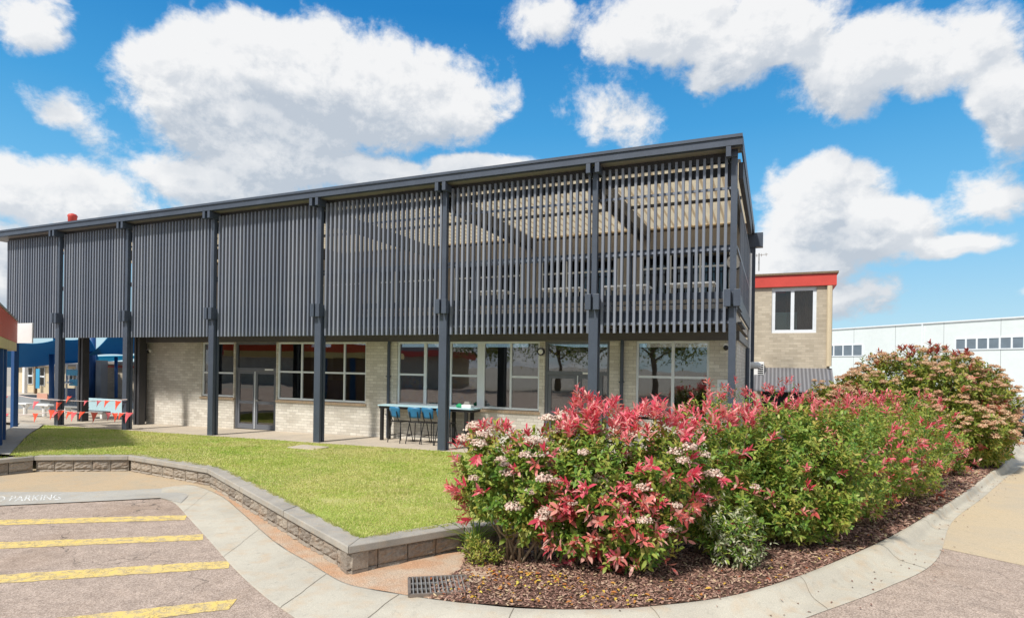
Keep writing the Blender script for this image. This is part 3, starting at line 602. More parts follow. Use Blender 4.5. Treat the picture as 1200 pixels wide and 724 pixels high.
# ================================================================== RETAINING WALL
def retaining_wall():
    root = thing('retaining_wall', (*WALL[4], .1), 'low retaining wall of split faced blocks with flat stone capping round the lawn', 'wall')
    def zt(i): return .34
    blk = MB(); cap = MB()
    for i in range(len(WALL) - 1):
        a, c = Vector(WALL[i]), Vector(WALL[i + 1]); d = (c - a); Ln = d.length; d.normalize(); nrm = Vector((d.y, -d.x))
        if nrm.dot(Vector((0, 0)) - a) < 0: nrm = -nrm                 # faces the camera side
        n = max(1, round(Ln / .40)); face = -.035                    # blocks set back under the cap
        for k in range(n):
            s0, s1 = Ln * k / n + .006, Ln * (k + 1) / n - .006
            for (z0, z1) in ((-.10, .052), (.058, .247)):
                # rough split face: a small grid pushed in and out
                g = 6; P = []
                ins = Vector(nrm) * -.25
                for v_ in range(g + 1):
                    for u_ in range(g + 1):
                        edge = u_ in (0, g) or v_ in (0, g)
                        off = face + (random.uniform(-.004, .002) - .022 if edge else random.uniform(-.014, .014))
                        q = a + d * (s0 + (s1 - s0) * u_ / g) + nrm * off; P.append((q.x, q.y, z0 + (z1 - z0) * v_ / g))
                F = [(v_ * (g + 1) + u_, v_ * (g + 1) + u_ + 1, (v_ + 1) * (g + 1) + u_ + 1, (v_ + 1) * (g + 1) + u_) for v_ in range(g) for u_ in range(g)]
                kf = len(P)
                for s_ in (s0, s1):
                    for z in (z0, z1): q = a + d * s_ + ins; P.append((q.x, q.y, z))
                bl, tl, br, tr = kf, kf + 1, kf + 2, kf + 3
                F += [tuple([v_ * (g + 1) for v_ in range(g + 1)]) + (tl, bl), tuple([v_ * (g + 1) + g for v_ in range(g, -1, -1)]) + (br, tr), tuple([g * (g + 1) + u_ for u_ in range(g + 1)]) + (tr, tl)]
                blk.poly(P, F)
    # mitred cap stones
    def mit(off):
        out = []
        for i, p in enumerate(WALL):
            p = Vector(p); ns = []
            for (s_, e_) in ((i - 1, i), (i, i + 1)):
                if s_ < 0 or e_ >= len(WALL): continue
                d = (Vector(WALL[e_]) - Vector(WALL[s_])).normalized(); nn = Vector((d.y, -d.x))
                if nn.dot(-Vector(WALL[s_])) < 0: nn = -nn
                ns.append(nn)
            m = sum(ns, Vector((0, 0))) / len(ns); m = m / max(.3, m.length_squared); out.append(p + m * off)
        return out
    o_, i_ = mit(0.0), mit(-.27)
    for i in range(len(WALL) - 1):
        L_ = (Vector(WALL[i + 1]) - Vector(WALL[i])).length; n = max(1, round(L_ / (1.9 if i < 5 else .8)))
        for k in range(n):
            e = .004 / L_; t0, t1 = k / n + (e if k else e * .6), (k + 1) / n - e
            q = [o_[i].lerp(o_[i + 1], t0), o_[i].lerp(o_[i + 1], t1), i_[i].lerp(i_[i + 1], t1), i_[i].lerp(i_[i + 1], t0)]
            dz = random.uniform(-.004, .004)
            cap.poly([(p.x, p.y, .252) for p in q] + [(p.x, p.y, .34 + dz) for p in q], [(3, 2, 1, 0), (4, 5, 6, 7), (0, 1, 5, 4), (1, 2, 6, 5), (2, 3, 7, 6), (3, 0, 4, 7)])
    blk.build('blockwork', M['block'], root); cap.build('capping', M['cap'], root, bevel=.012)
retaining_wall()

# drain grate
def grate():
    c = Vector(XY(514, 685, .085)); GZ = kz(c.x) + .012 - .13; root = thing('drain_grate', (c.x, c.y, .13 + GZ), 'rectangular steel bar drain grate set in red soil by the mulch', 'drain')
    ux = Vector((.83, .56)).normalized(); ux = (Vector(XY(556, 682, .085)) - Vector(XY(476, 686, .085))).normalized(); uy = Vector((-ux.y, ux.x)); w, h = .30, .24
    def P(u, v, z): q = c + ux * u + uy * v; return (q.x, q.y, z + GZ)
    f = MB()
    for s in (-1, 1):
        f.bar(P(-w, s * h, .138), P(w, s * h, .138), .03, .03); f.bar(P(s * w, -h, .138), P(s * w, h, .138), .03, .03)
    f.build('frame', M['rust'], root)
    g = MB()
    for k in range(13):
        u = -w + (k + .9) * 2 * w / 14; g.bar(P(u, -h, .14), P(u, h, .14), .011, .03)
    for v in (-.08, .08): g.bar(P(-w, v, .136), P(w, v, .136), .012, .02)
    g.build('bars', M['galv'], root)
    MB().poly([P(-w, -h, .1255), P(w, -h, .1255), P(w, h, .1255), P(-w, h, .1255)], [(0, 1, 2, 3)]).build('pit', M['pit'], root)
grate()
c = Vector(XY(361, 525, .25)); b = MB(); b.box(c.x - .42, c.x + .42, c.y - .28, c.y + .28, .12, lawnz(c.x, c.y) + .035)
tag(b.build('utility_cover', M['paving'], bevel=.01), 'flat pale concrete cover slab lying in the lawn', 'cover')

# ================================================================== MAIN BUILDING
YW, YB = 14.65, 21.0                         # ground-floor wall, back of the building
YP = 13.0
PX = [-22.62, -19.10, -15.22, -11.34, -7.48, -3.63, -.75]
PX = [atY(x, y, YP).x for x, y in ((70, 440), (149.5, 440), (250, 440), (374.5, 440), (520.5, 440), (696, 420), (858, 400))]
def wx(px, y=440, Y=YW): return atY(px, y, Y).x
ZS, ZF1, ZF0 = 3.12, 3.235, 3.02             # slat foot, fascia top and bottom
XL = atY(10, 330, 13.05).x; XR = PX[6]
B = thing('school_building', (-11, 14.6, .23), 'two storey cream brick building behind a dark slatted balcony screen', 'building')
def part(mb, name, mat, parent=B, **k): return mb.build(name, mat, parent, **k)
XWL, XWR = wx(166), wx(863, 420)
# openings: (x px left, right, sill y px or None=door)
def zz(px, y): return atY(px, y, YW).z
sill1 = 1.21
OPEN = [('w', 236, 273.5, 'a'), ('d', 274.5, 323.5, 0), ('w', 324.5, 428.5, 'b'), ('w', 465, 632, 'c'), ('d', 638, 714, 1), ('w', 745, 831, 'd')]
ZSILL = zz(400, 471); ZTR = zz(400, 437)
ops = []
for k, a, c, e in OPEN: ops.append((k, wx(a), wx(c), e))
wb = MB(); x = XWL
TH = .25
for k, a, c, e in ops:
    wb.box(x, a, YW, YW + TH, -.1, ZF0 + .02); 
    if k == 'w': wb.box(a, c, YW, YW + TH, -.1, ZSILL - .09)
    x = c
wb.box(XWL + .01, XWR - .01, YW + .004, YW + TH - .004, ZF0 + .0, ZF0 + .018); wb.box(x, XWR - .001, YW, YW + TH, -.1, ZF0 + .02)
part(wb, 'wall', M['brick_x'])
sw = MB(); sw.box(XWR - TH, XWR, YW + .002, YB, -.1, ZF0 + .02); part(sw, 'wall', M['brick_y'])
part(MB().box(XWL, XWL + TH, YW + TH + .001, YB, -.1, ZF0 + .02), 'wall', M['brick_y']); part(MB().box(XWL + TH + .001, XWR - TH - .001, YB - TH, YB, -.1, ZF0 + .02), 'wall', M['brick_x'])
# rooms behind the glass
for q in ((XWL + .3, XWR - .3, 18.6, 18.7), (-12.6, -12.5, YW + .3, 18.6), (-6.0, -5.9, YW + .3, 18.6)): part(MB().box(*q, .2, 3.), 'room_wall', M['room'])
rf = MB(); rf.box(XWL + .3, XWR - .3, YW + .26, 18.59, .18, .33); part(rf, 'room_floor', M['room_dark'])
# fascia beam along the head of the wall
fb = MB(); fb.box(XWL - .06, XWR + .06, YW - .10, YW + .06, ZF0 + .075, ZF1); fb.box(XWL - .06, XWR + .06, YW - .07, YW - .002, ZF0, ZF0 + .075); part(fb, 'fascia', M['fascia'])
fb2 = MB(); fb2.box(XWR + .003, XWR + .06, YW + .062, YB, ZF0 + .02, ZF1); part(fb2, 'fascia', M['charcoal'])

def window(x0, x1, z0, z1, Y, cols, trans, frame=M['white_frame'], fw=.055, glass=M['glass'], parent=B, label=None, sill=True, notrans=()):
    f = MB(); d0, d1 = Y + .05, Y + .12
    f.box(x0, x0 + fw, d0, d1, z0, z1); f.box(x1 - fw, x1, d0, d1, z0, z1); f.box(x0 + fw, x1 - fw, d0, d1, z0, z0 + fw); f.box(x0 + fw, x1 - fw, d0, d1, z1 - fw, z1)
    xs = [x0 + fw] + [c for c in cols] + [x1 - fw]
    for c in cols:
        w_ = c[1] if isinstance(c, tuple) else fw; cc = c[0] if isinstance(c, tuple) else c
        f.box(cc - w_ / 2, cc + w_ / 2, d0 + .002, d1 + .001, z0 + fw, z1 - fw)
    cc = [x0 + fw] + [(c[0] if isinstance(c, tuple) else c) for c in cols] + [x1 - fw]; ww = [0] + [(c[1] if isinstance(c, tuple) else fw) for c in cols] + [0]
    for i in range(len(cc) - 1):
        if i in notrans or trans is None: continue
        f.box(cc[i] + ww[i] / 2 + .001, cc[i + 1] - ww[i + 1] / 2 - .001, d0 + .004, d1 - .004, trans - fw / 2, trans + fw / 2)
    wo = part(f, 'window', frame, parent)
    if label: wo['label'] = label
    part(MB().box(x0 + fw * .6, x1 - fw * .6, Y + .083, Y + .089, z0 + fw * .6, z1 - fw * .6), 'pane', glass, wo)
    if sill: part(MB().prism([(Y - .035, z0 - .088), (Y + .12, z0 - .088), (Y + .12, z0 - .003), (Y - .035, z0 - .03)], x0 - .04, x1 + .04, 'x'), 'sill', M['sill'], wo)
    return wo
HW = ZF0 - .004
for k, a, c, e in ops:
    if k == 'w':
        if e == 'a': window(a, c, ZSILL, HW, YW, [], zz(268, 437))
        if e == 'b': window(a, c, ZSILL, HW, YW, [wx(352), (wx(377), .05), wx(402)], ZTR)
        if e == 'c': window(a, c, ZSILL + .0, HW, YW, [(wx(497), .09), wx(527), (wx(562.5), .22), wx(597.5)], ZTR, notrans=(1, 3))
        if e == 'd': window(a, c, ZSILL - .02, HW, YW, [(wx(788), .07)], zz(788, 442), sill=False)
    else:
        f = MB(); z0 = fz((a + c) / 2); Yd = YW + .06; zt = zz(300 if e == 0 else 660, 433 if e == 0 else 437); fw = .07
        f.box(a, a + fw, Yd, Yd + .1, z0, HW); f.box(c - fw, c, Yd, Yd + .1, z0, HW); f.box(a + fw, c - fw, Yd, Yd + .1, HW - fw, HW); f.box(a + fw, c - fw, Yd, Yd + .1, zt - .05, zt + .05)
        if e == 1: f.box(wx(704) - .03, wx(704) + .03, Yd + .002, Yd + .098, z0, zt - .05)
        dr = part(f, 'double_door', M['door_grey'])
        part(MB().box(a + fw, c - fw, Yd + .04, Yd + .046, zt + .05, HW - fw), 'pane', M['glass'], dr)
        cr = c - fw if e == 0 else wx(704) - .03
        mid = wx(297) if e == 0 else wx(676); lw = .085
        if e == 1: part(MB().box(wx(704) + .03, c - fw, Yd + .04, Yd + .046, z0 + .02, zt - .05), 'pane', M['glass'], dr)
        for (l0, l1) in ((a + fw + .005, mid - .012), (mid + .012, cr - .005)):
            lf = MB(); zb, zt2 = z0 + .015, zt - .055
            lf.box(l0, l0 + lw, Yd + .02, Yd + .07, zb, zt2); lf.box(l1 - lw, l1, Yd + .02, Yd + .07, zb, zt2); lf.box(l0 + lw, l1 - lw, Yd + .02, Yd + .07, zb, zb + .16); lf.box(l0 + lw, l1 - lw, Yd + .02, Yd + .07, zt2 - lw, zt2); lf.box(l0 + lw, l1 - lw, Yd + .022, Yd + .068, zb + .82, zb + .91)
            part(lf, 'door_leaf', M['door_grey'], dr)
            part(MB().box(l0 + lw * .8, l1 - lw * .8, Yd + .042, Yd + .048, zb + .1, zt2 - .05), 'pane', M['glass'], dr)
        part(MB().box(mid - .011, mid + .011, Yd - .005, Yd + .03, z0 + .03, zt - .06), 'meeting_strip', M['white_frame'], dr)
        hb = MB(); hb.tube([(mid + .06, Yd + .01, z0 + .95), (mid + .06, Yd - .045, z0 + .95), (mid + .2, Yd - .045, z0 + .95)], .012); part(hb, 'handle', M['galv'], dr)
        part(MB().box(cr - .45, cr - .1, Yd - .02, Yd + .018, zt - .02, zt + .03), 'door_closer', M['white'], dr)
# art and furniture seen through the glass
def pan(px0, px1, y0, y1, Y, mat, name, label, cat):
    a, c = atY(px0, y0, Y), atY(px1, y1, Y); o = MB().box(a.x, c.x, Y, Y + .015, c.z, a.z).build(name, mat, origin=None); return tag(o, label, cat)
pan(471, 495, 441, 471, YW + .2, M['art'], 'painted_poster', 'red and purple painted poster behind the window left of the bar table column', 'poster')
pan(530, 556, 442, 469, YW + .22, M['art'], 'painted_poster', 'red painted poster behind the window just right of the bar table column', 'poster')
pan(384, 401, 445, 470, YW + .25, M['art_blue'], 'painted_poster', 'dark blue painted poster behind the long window beside the double door', 'poster')
pan(749, 769, 466, 482, YW + .15, M['white'], 'paper_notice', 'white paper sheet inside the last ground floor window', 'notice')
# ---- upper deck
dk = MB(); dk.box(XL, XR + .02, 13.28, YB, 3.40, 3.60); part(dk, 'deck', M['underside_bounce']); part(MB().box(XL + .01, XR + .01, 13.29, YB - .01, 3.601, 3.63), 'deck_floor', M['strip'])
eb = MB(); eb.box(XL, XR + .02, 13.16, 13.27, 3.34, 3.615); eb.box(XL, XR + .02, 13.13, 13.159, 3.36, 3.38); eb.box(XL, XR + .02, 13.13, 13.159, 3.58, 3.6); part(eb, 'edge_beam', M['charcoal'])
cb = MB(); cb.box(XL, XR - .1, 13.145, 13.19, 3.82, 3.965); part(cb, 'channel_beam', M['charcoal'])
bl = MB(); bl.box(XL, XR, 13.20, 13.24, 4.79, 4.84); bl.box(XL, XR, 13.19, 13.25, 4.87, 4.93)
x = XL
while x < XR: bl.box(x, x + .04, 13.20, 13.24, 3.62, 4.79); x += 1.28
x = XL + .11
for zr in (3.72,): bl.box(XL, XR, 13.205, 13.235, zr, zr + .03)
part(bl, 'balustrade', M['charcoal'])
YU = 18.6
uw = MB()
uo = []; xx = XWL + .6
while xx < XR - 2.0: uo.append((xx, xx + 2.6)); xx += 3.3
x = XL
for a, c in uo:
    uw.box(x, a, YU, YU + .2, 3.6, 6.5); uw.box(a, c, YU, YU + .2, 3.6, 4.55); uw.box(a, c, YU, YU + .2, 5.85, 6.5); x = c
uw.box(x, XR - .15, YU, YU + .2, 3.6, 6.5); part(uw, 'upper_wall', M['upper_wall'])
for a, c in uo: window(a, c, 4.55, 5.85, YU, [a + .87, a + 1.74], 5.4, sill=False, glass=M['glass_dark'])
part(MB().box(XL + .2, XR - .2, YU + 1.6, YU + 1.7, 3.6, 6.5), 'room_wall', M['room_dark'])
sf = MB(); sf.box(XL - .1, XR - .05, YU - .01, YB, 6.58, 6.62); part(sf, 'soffit', M['soffit'])
sf = MB(); sf.poly([(XL - .1, 13.21, 6.68), (XR + .1, 13.21, 6.68), (XR + .1, YU + .3, 6.64), (XL - .1, YU + .3, 6.64)], [(0, 1, 2, 3)]); part(sf, 'roof_sheet', M['sheet'])
for yy in (15.9,): part(MB().box(XL, XR, yy - .03, yy + .03, 6.56, 6.635), 'purlin', M['charcoal_dark'])
rf = MB(); ZR = 7.0
rf.box(XL - .95, XR + .13, 12.80, 13.205, 6.80, ZR - .03); rf.box(XL - .95, XR + .13, YU + .31, YB + .3, 6.80, ZR - .03); rf.box(XL - .95, XL - .11, 13.206, YU + .309, 6.80, ZR - .03); part(rf, 'roof', M['roof'])
gt = MB(); gt.box(XL - 1.0, XR + .16, 12.66, 12.795, 6.79, ZR - .05); gt.box(XL - 1.0, XR + .16, 12.63, 12.66, ZR - .062, ZR); gt.box(XL - 1.0, XR + .16, 12.661, 12.80, ZR - .049, ZR - .01)
part(gt, 'roof_edge', M['charcoal'])
rs = MB(); rs.box(XR + .131, XR + .165, 12.80, YB + .3, 6.70, ZR - .01); part(rs, 'roof_edge', M['charcoal'])
hb = MB(); hb.box(XL - .1, XR + .02, 13.08, 13.2, 6.62, 6.795); hb.box(XL - .1, XR, 13.3, 13.38, 6.40, 6.575); part(hb, 'head_beam', M['charcoal_dark'])
for x in PX:
    r_ = MB(); r_.box(x - .16, x - .07, 13.1, YU - .002, 6.24, 6.575); r_.box(x + .07, x + .16, 13.1, YU - .002, 6.24, 6.575); part(r_, 'rafter', M['charcoal_dark'])
    j = MB(); j.box(x - .17, x - .085, 13.16, YW + .4, 3.29, 3.335); j.box(x + .085, x + .17, 13.16, YW + .4, 3.29, 3.335); part(j, 'floor_joist', M['charcoal_dark'])
# posts
for i, x in enumerate(PX):
    p = MB(); z0 = fz(x) - .05; last = i == 6
    w2 = .105 if not last else .07
    # lower post: two channels with a recessed web
    if last:
        p.box(x - w2, x + w2, YP - .07, YP + .07, z0, 3.8)
    else:
        p.box(x - w2, x + w2, YP - .105, YP - .03, z0, 3.8); p.box(x - w2 + .03, x + w2 - .03, YP - .029, YP + .029, z0, 3.8); p.box(x - w2, x + w2, YP + .03, YP + .105, z0, 3.8)
    p.box(x - .06, x + .06, YP - .09, YP + .03, 3.801, 6.79)
    po = part(p, 'post', M['charcoal'], bevel=.006)
    for zb, zt in ((3.62, 3.965), (6.58, 6.785)):
        k = MB(); low = zb < 5; dx, hw, y0, y1 = (.092, .064, YP - .24, YP + .06) if low else (.10, .048, 12.665, YP + .06)
        for s in (-1, 1):
            if last and not low and s > 0: continue
            cx = x + s * dx; k.box(cx - hw, cx + hw, y0, y0 + .12, zb, zt); k.box(cx + s * .005 - .022, cx + s * .005 + .022, y0 + .119, 14.4 if low else 13.4, zb + .015, zt - .015)
        k.box(x - .062, x + .062, YP - .12, YP - .05, zb + .05, zt - .05)
        part(k, 'bracket', M['charcoal'], po, bevel=.005)
# second row of posts under the left end
for px, py, Y in ((97, 492, 0), (163, 497, 0)):
    g = atZ(px, py, .13); b_ = MB(); b_.box(g.x - .14, g.x - .05, g.y - .12, g.y + .12, 0, 3.4); b_.box(g.x + .05, g.x + .14, g.y - .12, g.y + .12, 0, 3.4); b_.box(g.x - .049, g.x + .049, g.y - .08, g.y + .08, 0, 3.4); part(b_, 'post', M['charcoal_dark'])
# slat screens, one per bay
ends = [XL] + PX
for i in range(7):
    a, c = ends[i], ends[i + 1]; s = MB(); n = int(round((c - a - .05) / .142)); a0 = a + (.16 if i else .02); c0 = c - .16
    n = max(1, int(round((c0 - a0) / .142)))
    for k in range(n + 1):
        x = a0 + (c0 - a0) * k / n; dz = .0
        s.box(x - .026, x + .026, 13.0, 13.10, ZS + dz, 6.70)
    so_ = part(s, 'slat_screen', M['slat'])
    for zr in (3.30, 4.81, 6.05): part(MB().box(a + .06, c - .06, 13.102, 13.142, zr, zr + .05), 'rail', M['slat'], so_)
# east side of the balcony
es = MB(); es.box(XR + .04, XR + .09, 13.46, YB, 3.62, 3.97); part(es, 'edge_beam', M['charcoal'])
er = MB(); er.box(XR + .02, XR + .06, 13.3, YB, 4.87, 4.93); er.box(XR + .02, XR + .06, 13.3, YB, 6.05, 6.1)
for k in range(24): y = 14.9 + k * .26; er.box(XR + .022, XR + .058, y, y + .05, 3.98, 6.0)
part(er, 'balustrade', M['slat'])
bp = MB(); bp.box(XR + .0, XR + .2, YB - .1, YB + .1, 0, 6.75); bo = part(bp, 'post', M['charcoal']); part(MB().box(XR - .05, XR + .42, YB - .16, YB + .12, 6.3, 6.75), 'bracket', M['charcoal'], bo)
# downpipes
for px in (456.5, 729):
    x = wx(px, 450); d = MB(); d.tube([(x, YW - .03, 3.05), (x, YW - .06, 2.93), (x, YW - .06, fz(x))], .045, 10); 
    for z in (.9, 2.0): d.box(x - .06, x + .06, YW - .11, YW - .003, z, z + .03)
    part(d, 'downpipe', M['charcoal'])
x = wx(172, 450); d = MB(); d.tube([(x, YW - .06, 3.0), (x, YW - .06, .2)], .05, 10); part(d, 'downpipe', M['charcoal_dark'])
d = MB(); yy = 19.2; d.tube([(XWR + .07, yy, 3.0), (XWR + .07, yy, .2)], .06, 10); part(d, 'downpipe', M['charcoal'])
d = MB(); d.tube([(XWR + .07, 20.3, 6.0), (XWR + .07, 20.3, .2)], .05, 10); part(d, 'downpipe', M['white'])

# small fittings
def camera_unit(p, label):
    r_ = thing('security_camera', p, label, 'camera'); b_ = MB(); b_.tube([p, p + Vector((0, -.06, 0))], [.055, .05], 12); b_.build('base', M['white'], r_)
    b_ = MB(); b_.tube([p + Vector((0, -.055, -.02)), p + Vector((0, -.08, -.03)), p + Vector((0, -.12, -.045)), p + Vector((0, -.135, -.05))], [.045, .06, .05, .02], 14); b_.build('dome', M['black_metal'], r_)
    b_ = MB(); b_.tube([p + Vector((0, -.05, .0)), p + Vector((.0, -.09, .0))], [.07, .062], 14); b_.build('shroud', M['white'], r_)
camera_unit(atY(851, 406, YW - .003), 'small white dome security camera on the brick near the building corner')
camera_unit(atY(176, 411, YW - .003), 'small white security camera high on the blank brick wall at left')
p = atY(634.5, 412, YW - .003); r_ = thing('wall_light', p, 'round black wall lamp on the brick pier beside the right double door', 'lamp')
b_ = MB(); b_.tube([p, p + Vector((0, -.07, 0))], .10, 18); b_.build('housing', M['black_metal'], r_); b_ = MB(); b_.tube([p + Vector((0, -.07, 0)), p + Vector((0, -.085, 0))], [.065, .05], 16); b_.build('lens', M['white'], r_)
p = atY(848, 452, YW - .003); r_ = thing('wall_sign', p, 'small white notice plate on the brick pier near the corner', 'sign')
MB().box(p.x - .14, p.x + .14, p.y - .012, p.y, p.z - .14, p.z + .14).build('plate', M['white'], r_)
gb = MB()
for k in (-.06, .06): gb.box(p.x + k - .035, p.x + k + .035, p.y - .015, p.y - .0125, p.z - .02, p.z + .06)
gb.build('symbol', M['lightblue'], r_)
p = atY(860.5, 307, YU - .01); r_ = thing('wall_clock', p, 'round white wall clock with black rim on the upper balcony wall', 'clock')
b_ = MB(); b_.tube([p, p + Vector((0, -.05, 0))], .24, 28); b_.build('rim', M['black_metal'], r_); b_ = MB(); b_.tube([p + Vector((0, -.05, 0)), p + Vector((0, -.056, 0))], .205, 28); b_.build('face', M['white'], r_)
b_ = MB(); b_.bar(p + Vector((0, -.06, 0)), p + Vector((.06, -.06, .09)), .018, .006, (0, 1, 0)); b_.bar(p + Vector((0, -.062, 0)), p + Vector((-.15, -.062, .05)), .012, .006, (0, 1, 0)); b_.build('hands', M['black_metal'], r_)
p = atY(85, 252, 13.6); r_ = thing('roof_ventilator', (p.x, 13.6, ZR - .03), 'small red dome ventilator poking above the left end of the roof', 'vent')
b_ = MB(); b_.tube([(p.x, 13.6, ZR - .06), (p.x, 13.6, p.z - .10), (p.x, 13.6, p.z - .04), (p.x, 13.6, p.z + .02), (p.x, 13.6, p.z + .05)], [.14, .14, .16, .12, .04], 16); b_.build('cowl', M['red_paint'], r_, smooth=True)

# balcony furniture half hidden by the slats
def table_set(x, y, label):
    r_ = thing('balcony_table', (x, y, 3.6), label, 'table', 'tables on the upper balcony'); MB().box(x - .55, x + .55, y - .35, y + .35, 4.30, 4.335).build('tabletop', M['white'], r_)
    for sx in (-1, 1):
        for sy in (-1, 1): MB().tube([(x + sx * .48, y + sy * .28, 3.6), (x + sx * .48, y + sy * .28, 4.3)], .02, 6).build('leg', M['galv'], r_)
for k, px in enumerate((575, 660, 735, 810)):
    q = atY(px, 338, 14.6); table_set(q.x, 14.6, ['white topped table on the balcony left of the fifth post', 'white topped table on the balcony between the fifth and sixth posts', 'white topped table on the balcony just right of the sixth post', 'white topped table on the balcony nearest the corner post'][k])

# ---- bar table and chairs outside
def bar_table():
    a, c = atZ(458, 514, .3), atZ(566, 520, .3); x0, x1 = wx(457.5, 478), wx(567, 480); y0, y1 = YW - .62, YW - .12; z1 = atY(480, 475.5, y0).z
    r_ = thing('bar_table', ((x0 + x1) / 2, y1, fz(x0)), 'long narrow outdoor counter with pale top under the window', 'table')
    MB().box(x0, x1, y0, y1, z1 - .035, z1).build('tabletop', M['lightblue'], r_, bevel=.006); MB().box(x0 + .03, x1 - .03, y0 + .03, y1 - .03, z1 - .10, z1 - .036).build('apron', M['black_metal'], r_)
    for x in (x0 + .1, (x0 + x1) / 2 + .7, x1 - .25):
        for y in (y0 + .08, y1 - .08): MB().box(x - .04, x + .04, y - .04, y + .04, fz(x), z1 - .101).build('leg', M['black_metal'], r_)
    return x0, x1, y0, z1
bx0, bx1, by0, bz1 = bar_table()
def chair(loc):
    L0 = Vector(loc); r_ = thing('bar_chair', loc, 'x', 'chair', 'blue backed chairs at the outdoor counter')
    def q(x, y, z): return L0 + Vector((x, y, z))
    hs = .56
    s = MB(); s.poly([q(-.2, -.19, hs), q(.2, -.19, hs), q(.2, .2, hs), q(-.2, .2, hs), q(-.2, -.19, hs + .03), q(.2, -.19, hs + .03), q(.2, .2, hs + .02), q(-.2, .2, hs + .02)], [(0, 3, 2, 1), (4, 5, 6, 7), (0, 1, 5, 4), (1, 2, 6, 5), (2, 3, 7, 6), (3, 0, 4, 7)]); s.build('seat', M['black_metal'], r_, bevel=.012)
    # curved shell back
    P = []; nb, mz = 8, 5
    for lay in (0, 1):
        for j in range(mz + 1):
            for k in range(nb + 1):
                u = -1 + 2 * k / nb; v = j / mz; hw = .165 + .045 * v - (.05 if v > .9 else 0)
                P.append(q(u * hw, -.24 - .06 * v + .05 * u * u + lay * .014, hs + .13 + .29 * v))
    m_ = (nb + 1) * (mz + 1); F = []
    for j in range(mz):
        for k in range(nb):
            a = j * (nb + 1) + k; F.append((a, a + 1, a + nb + 2, a + nb + 1)); F.append((a + m_ + nb + 1, a + m_ + nb + 2, a + m_ + 1, a + m_))
    for k in range(nb): F.append((k, k + m_, k + 1 + m_, k + 1)); a = mz * (nb + 1) + k; F.append((a, a + 1, a + 1 + m_, a + m_))
    for j in range(mz): a = j * (nb + 1); F.append((a, a + nb + 1, a + nb + 1 + m_, a + m_)); a += nb; F.append((a, a + m_, a + m_ + nb + 1, a + nb + 1))
    MB().poly(P, F).build('backrest', M['blue_plastic'], r_, smooth=True)
    for sx in (-1, 1): MB().tube([q(sx * .12, -.17, hs), q(sx * .12, -.245, hs + .16), q(sx * .12, -.285, hs + .3)], .013, 6).build('back_strut', M['black_metal'], r_)
    f = MB()
    for sy in (-1, 1): f.tube([q(-.2 - .02, sy * .23, .2), q(.2 + .02, sy * .23, .2)], .01, 6)
    for sx in (-1, 1): f.tube([q(sx * .22, -.23, .2), q(sx * .22, .23, .2)], .01, 6)
    f.build('footrest', M['black_metal'], r_)
    for sx in (-1, 1):
        for sy in (-1, 1): MB().tube([q(sx * .17, sy * .16, hs), q(sx * .235, sy * .25, 0)], .013, 6).build('leg', M['black_metal'], r_)
    return r_
def dup(root, loc, rz, label):
    c_ = root.copy(); COL.objects.link(c_); c_.location = loc; c_.rotation_euler.z = rz; c_['label'] = label
    for ch in root.children:
        d_ = ch.copy(); COL.objects.link(d_); d_.parent = c_
    return c_
cl = ['blue backed black framed chair at the left end of the outdoor counter', 'blue backed black framed chair second from the left end of the counter', 'blue backed black framed chair third along the counter beside the dark post', 'blue backed chair at the counter mostly hidden behind the dark post']
ch0 = None
for k, px in enumerate((470, 490.5, 507.5, 524)):
    x = wx(px, 490, by0 - .1); loc = (x, by0 - .12, fz(x))
    if ch0 is None: ch0 = chair(loc); ch0['label'] = cl[0]; ch0.rotation_euler.z = R(-12)
    else: dup(ch0, loc, R((0, 4, -8, 6)[k]), cl[k])
p = atY(547, 473, by0 + .2); x = p.x; r_ = thing('tissue_box', (x, by0 + .2, bz1), 'small white and grey box on the counter', 'box')
MB().box(x - .12, x + .16, by0 + .12, by0 + .3, bz1, bz1 + .09).build('carton', M['white'], r_, bevel=.01); MB().prism([(x - .08, bz1 + .09), (x + .12, bz1 + .09), (x + .08, bz1 + .17), (x - .04, bz1 + .17)], by0 + .16, by0 + .26).build('lid', M['galv'], r_)
x = wx(539, 473, by0 + .2); b_ = MB(); b_.tube([(x - .1, by0 + .2, bz1 + .035), (x - .02, by0 + .2, bz1 + .06), (x + .06, by0 + .2, bz1 + .035), (x + .1, by0 + .2, bz1 + .03)], [.03, .06, .05, .02], 10)
tag(b_.build('green_toy', M['green_plastic']), 'small bright green plastic item on the counter', 'toy')

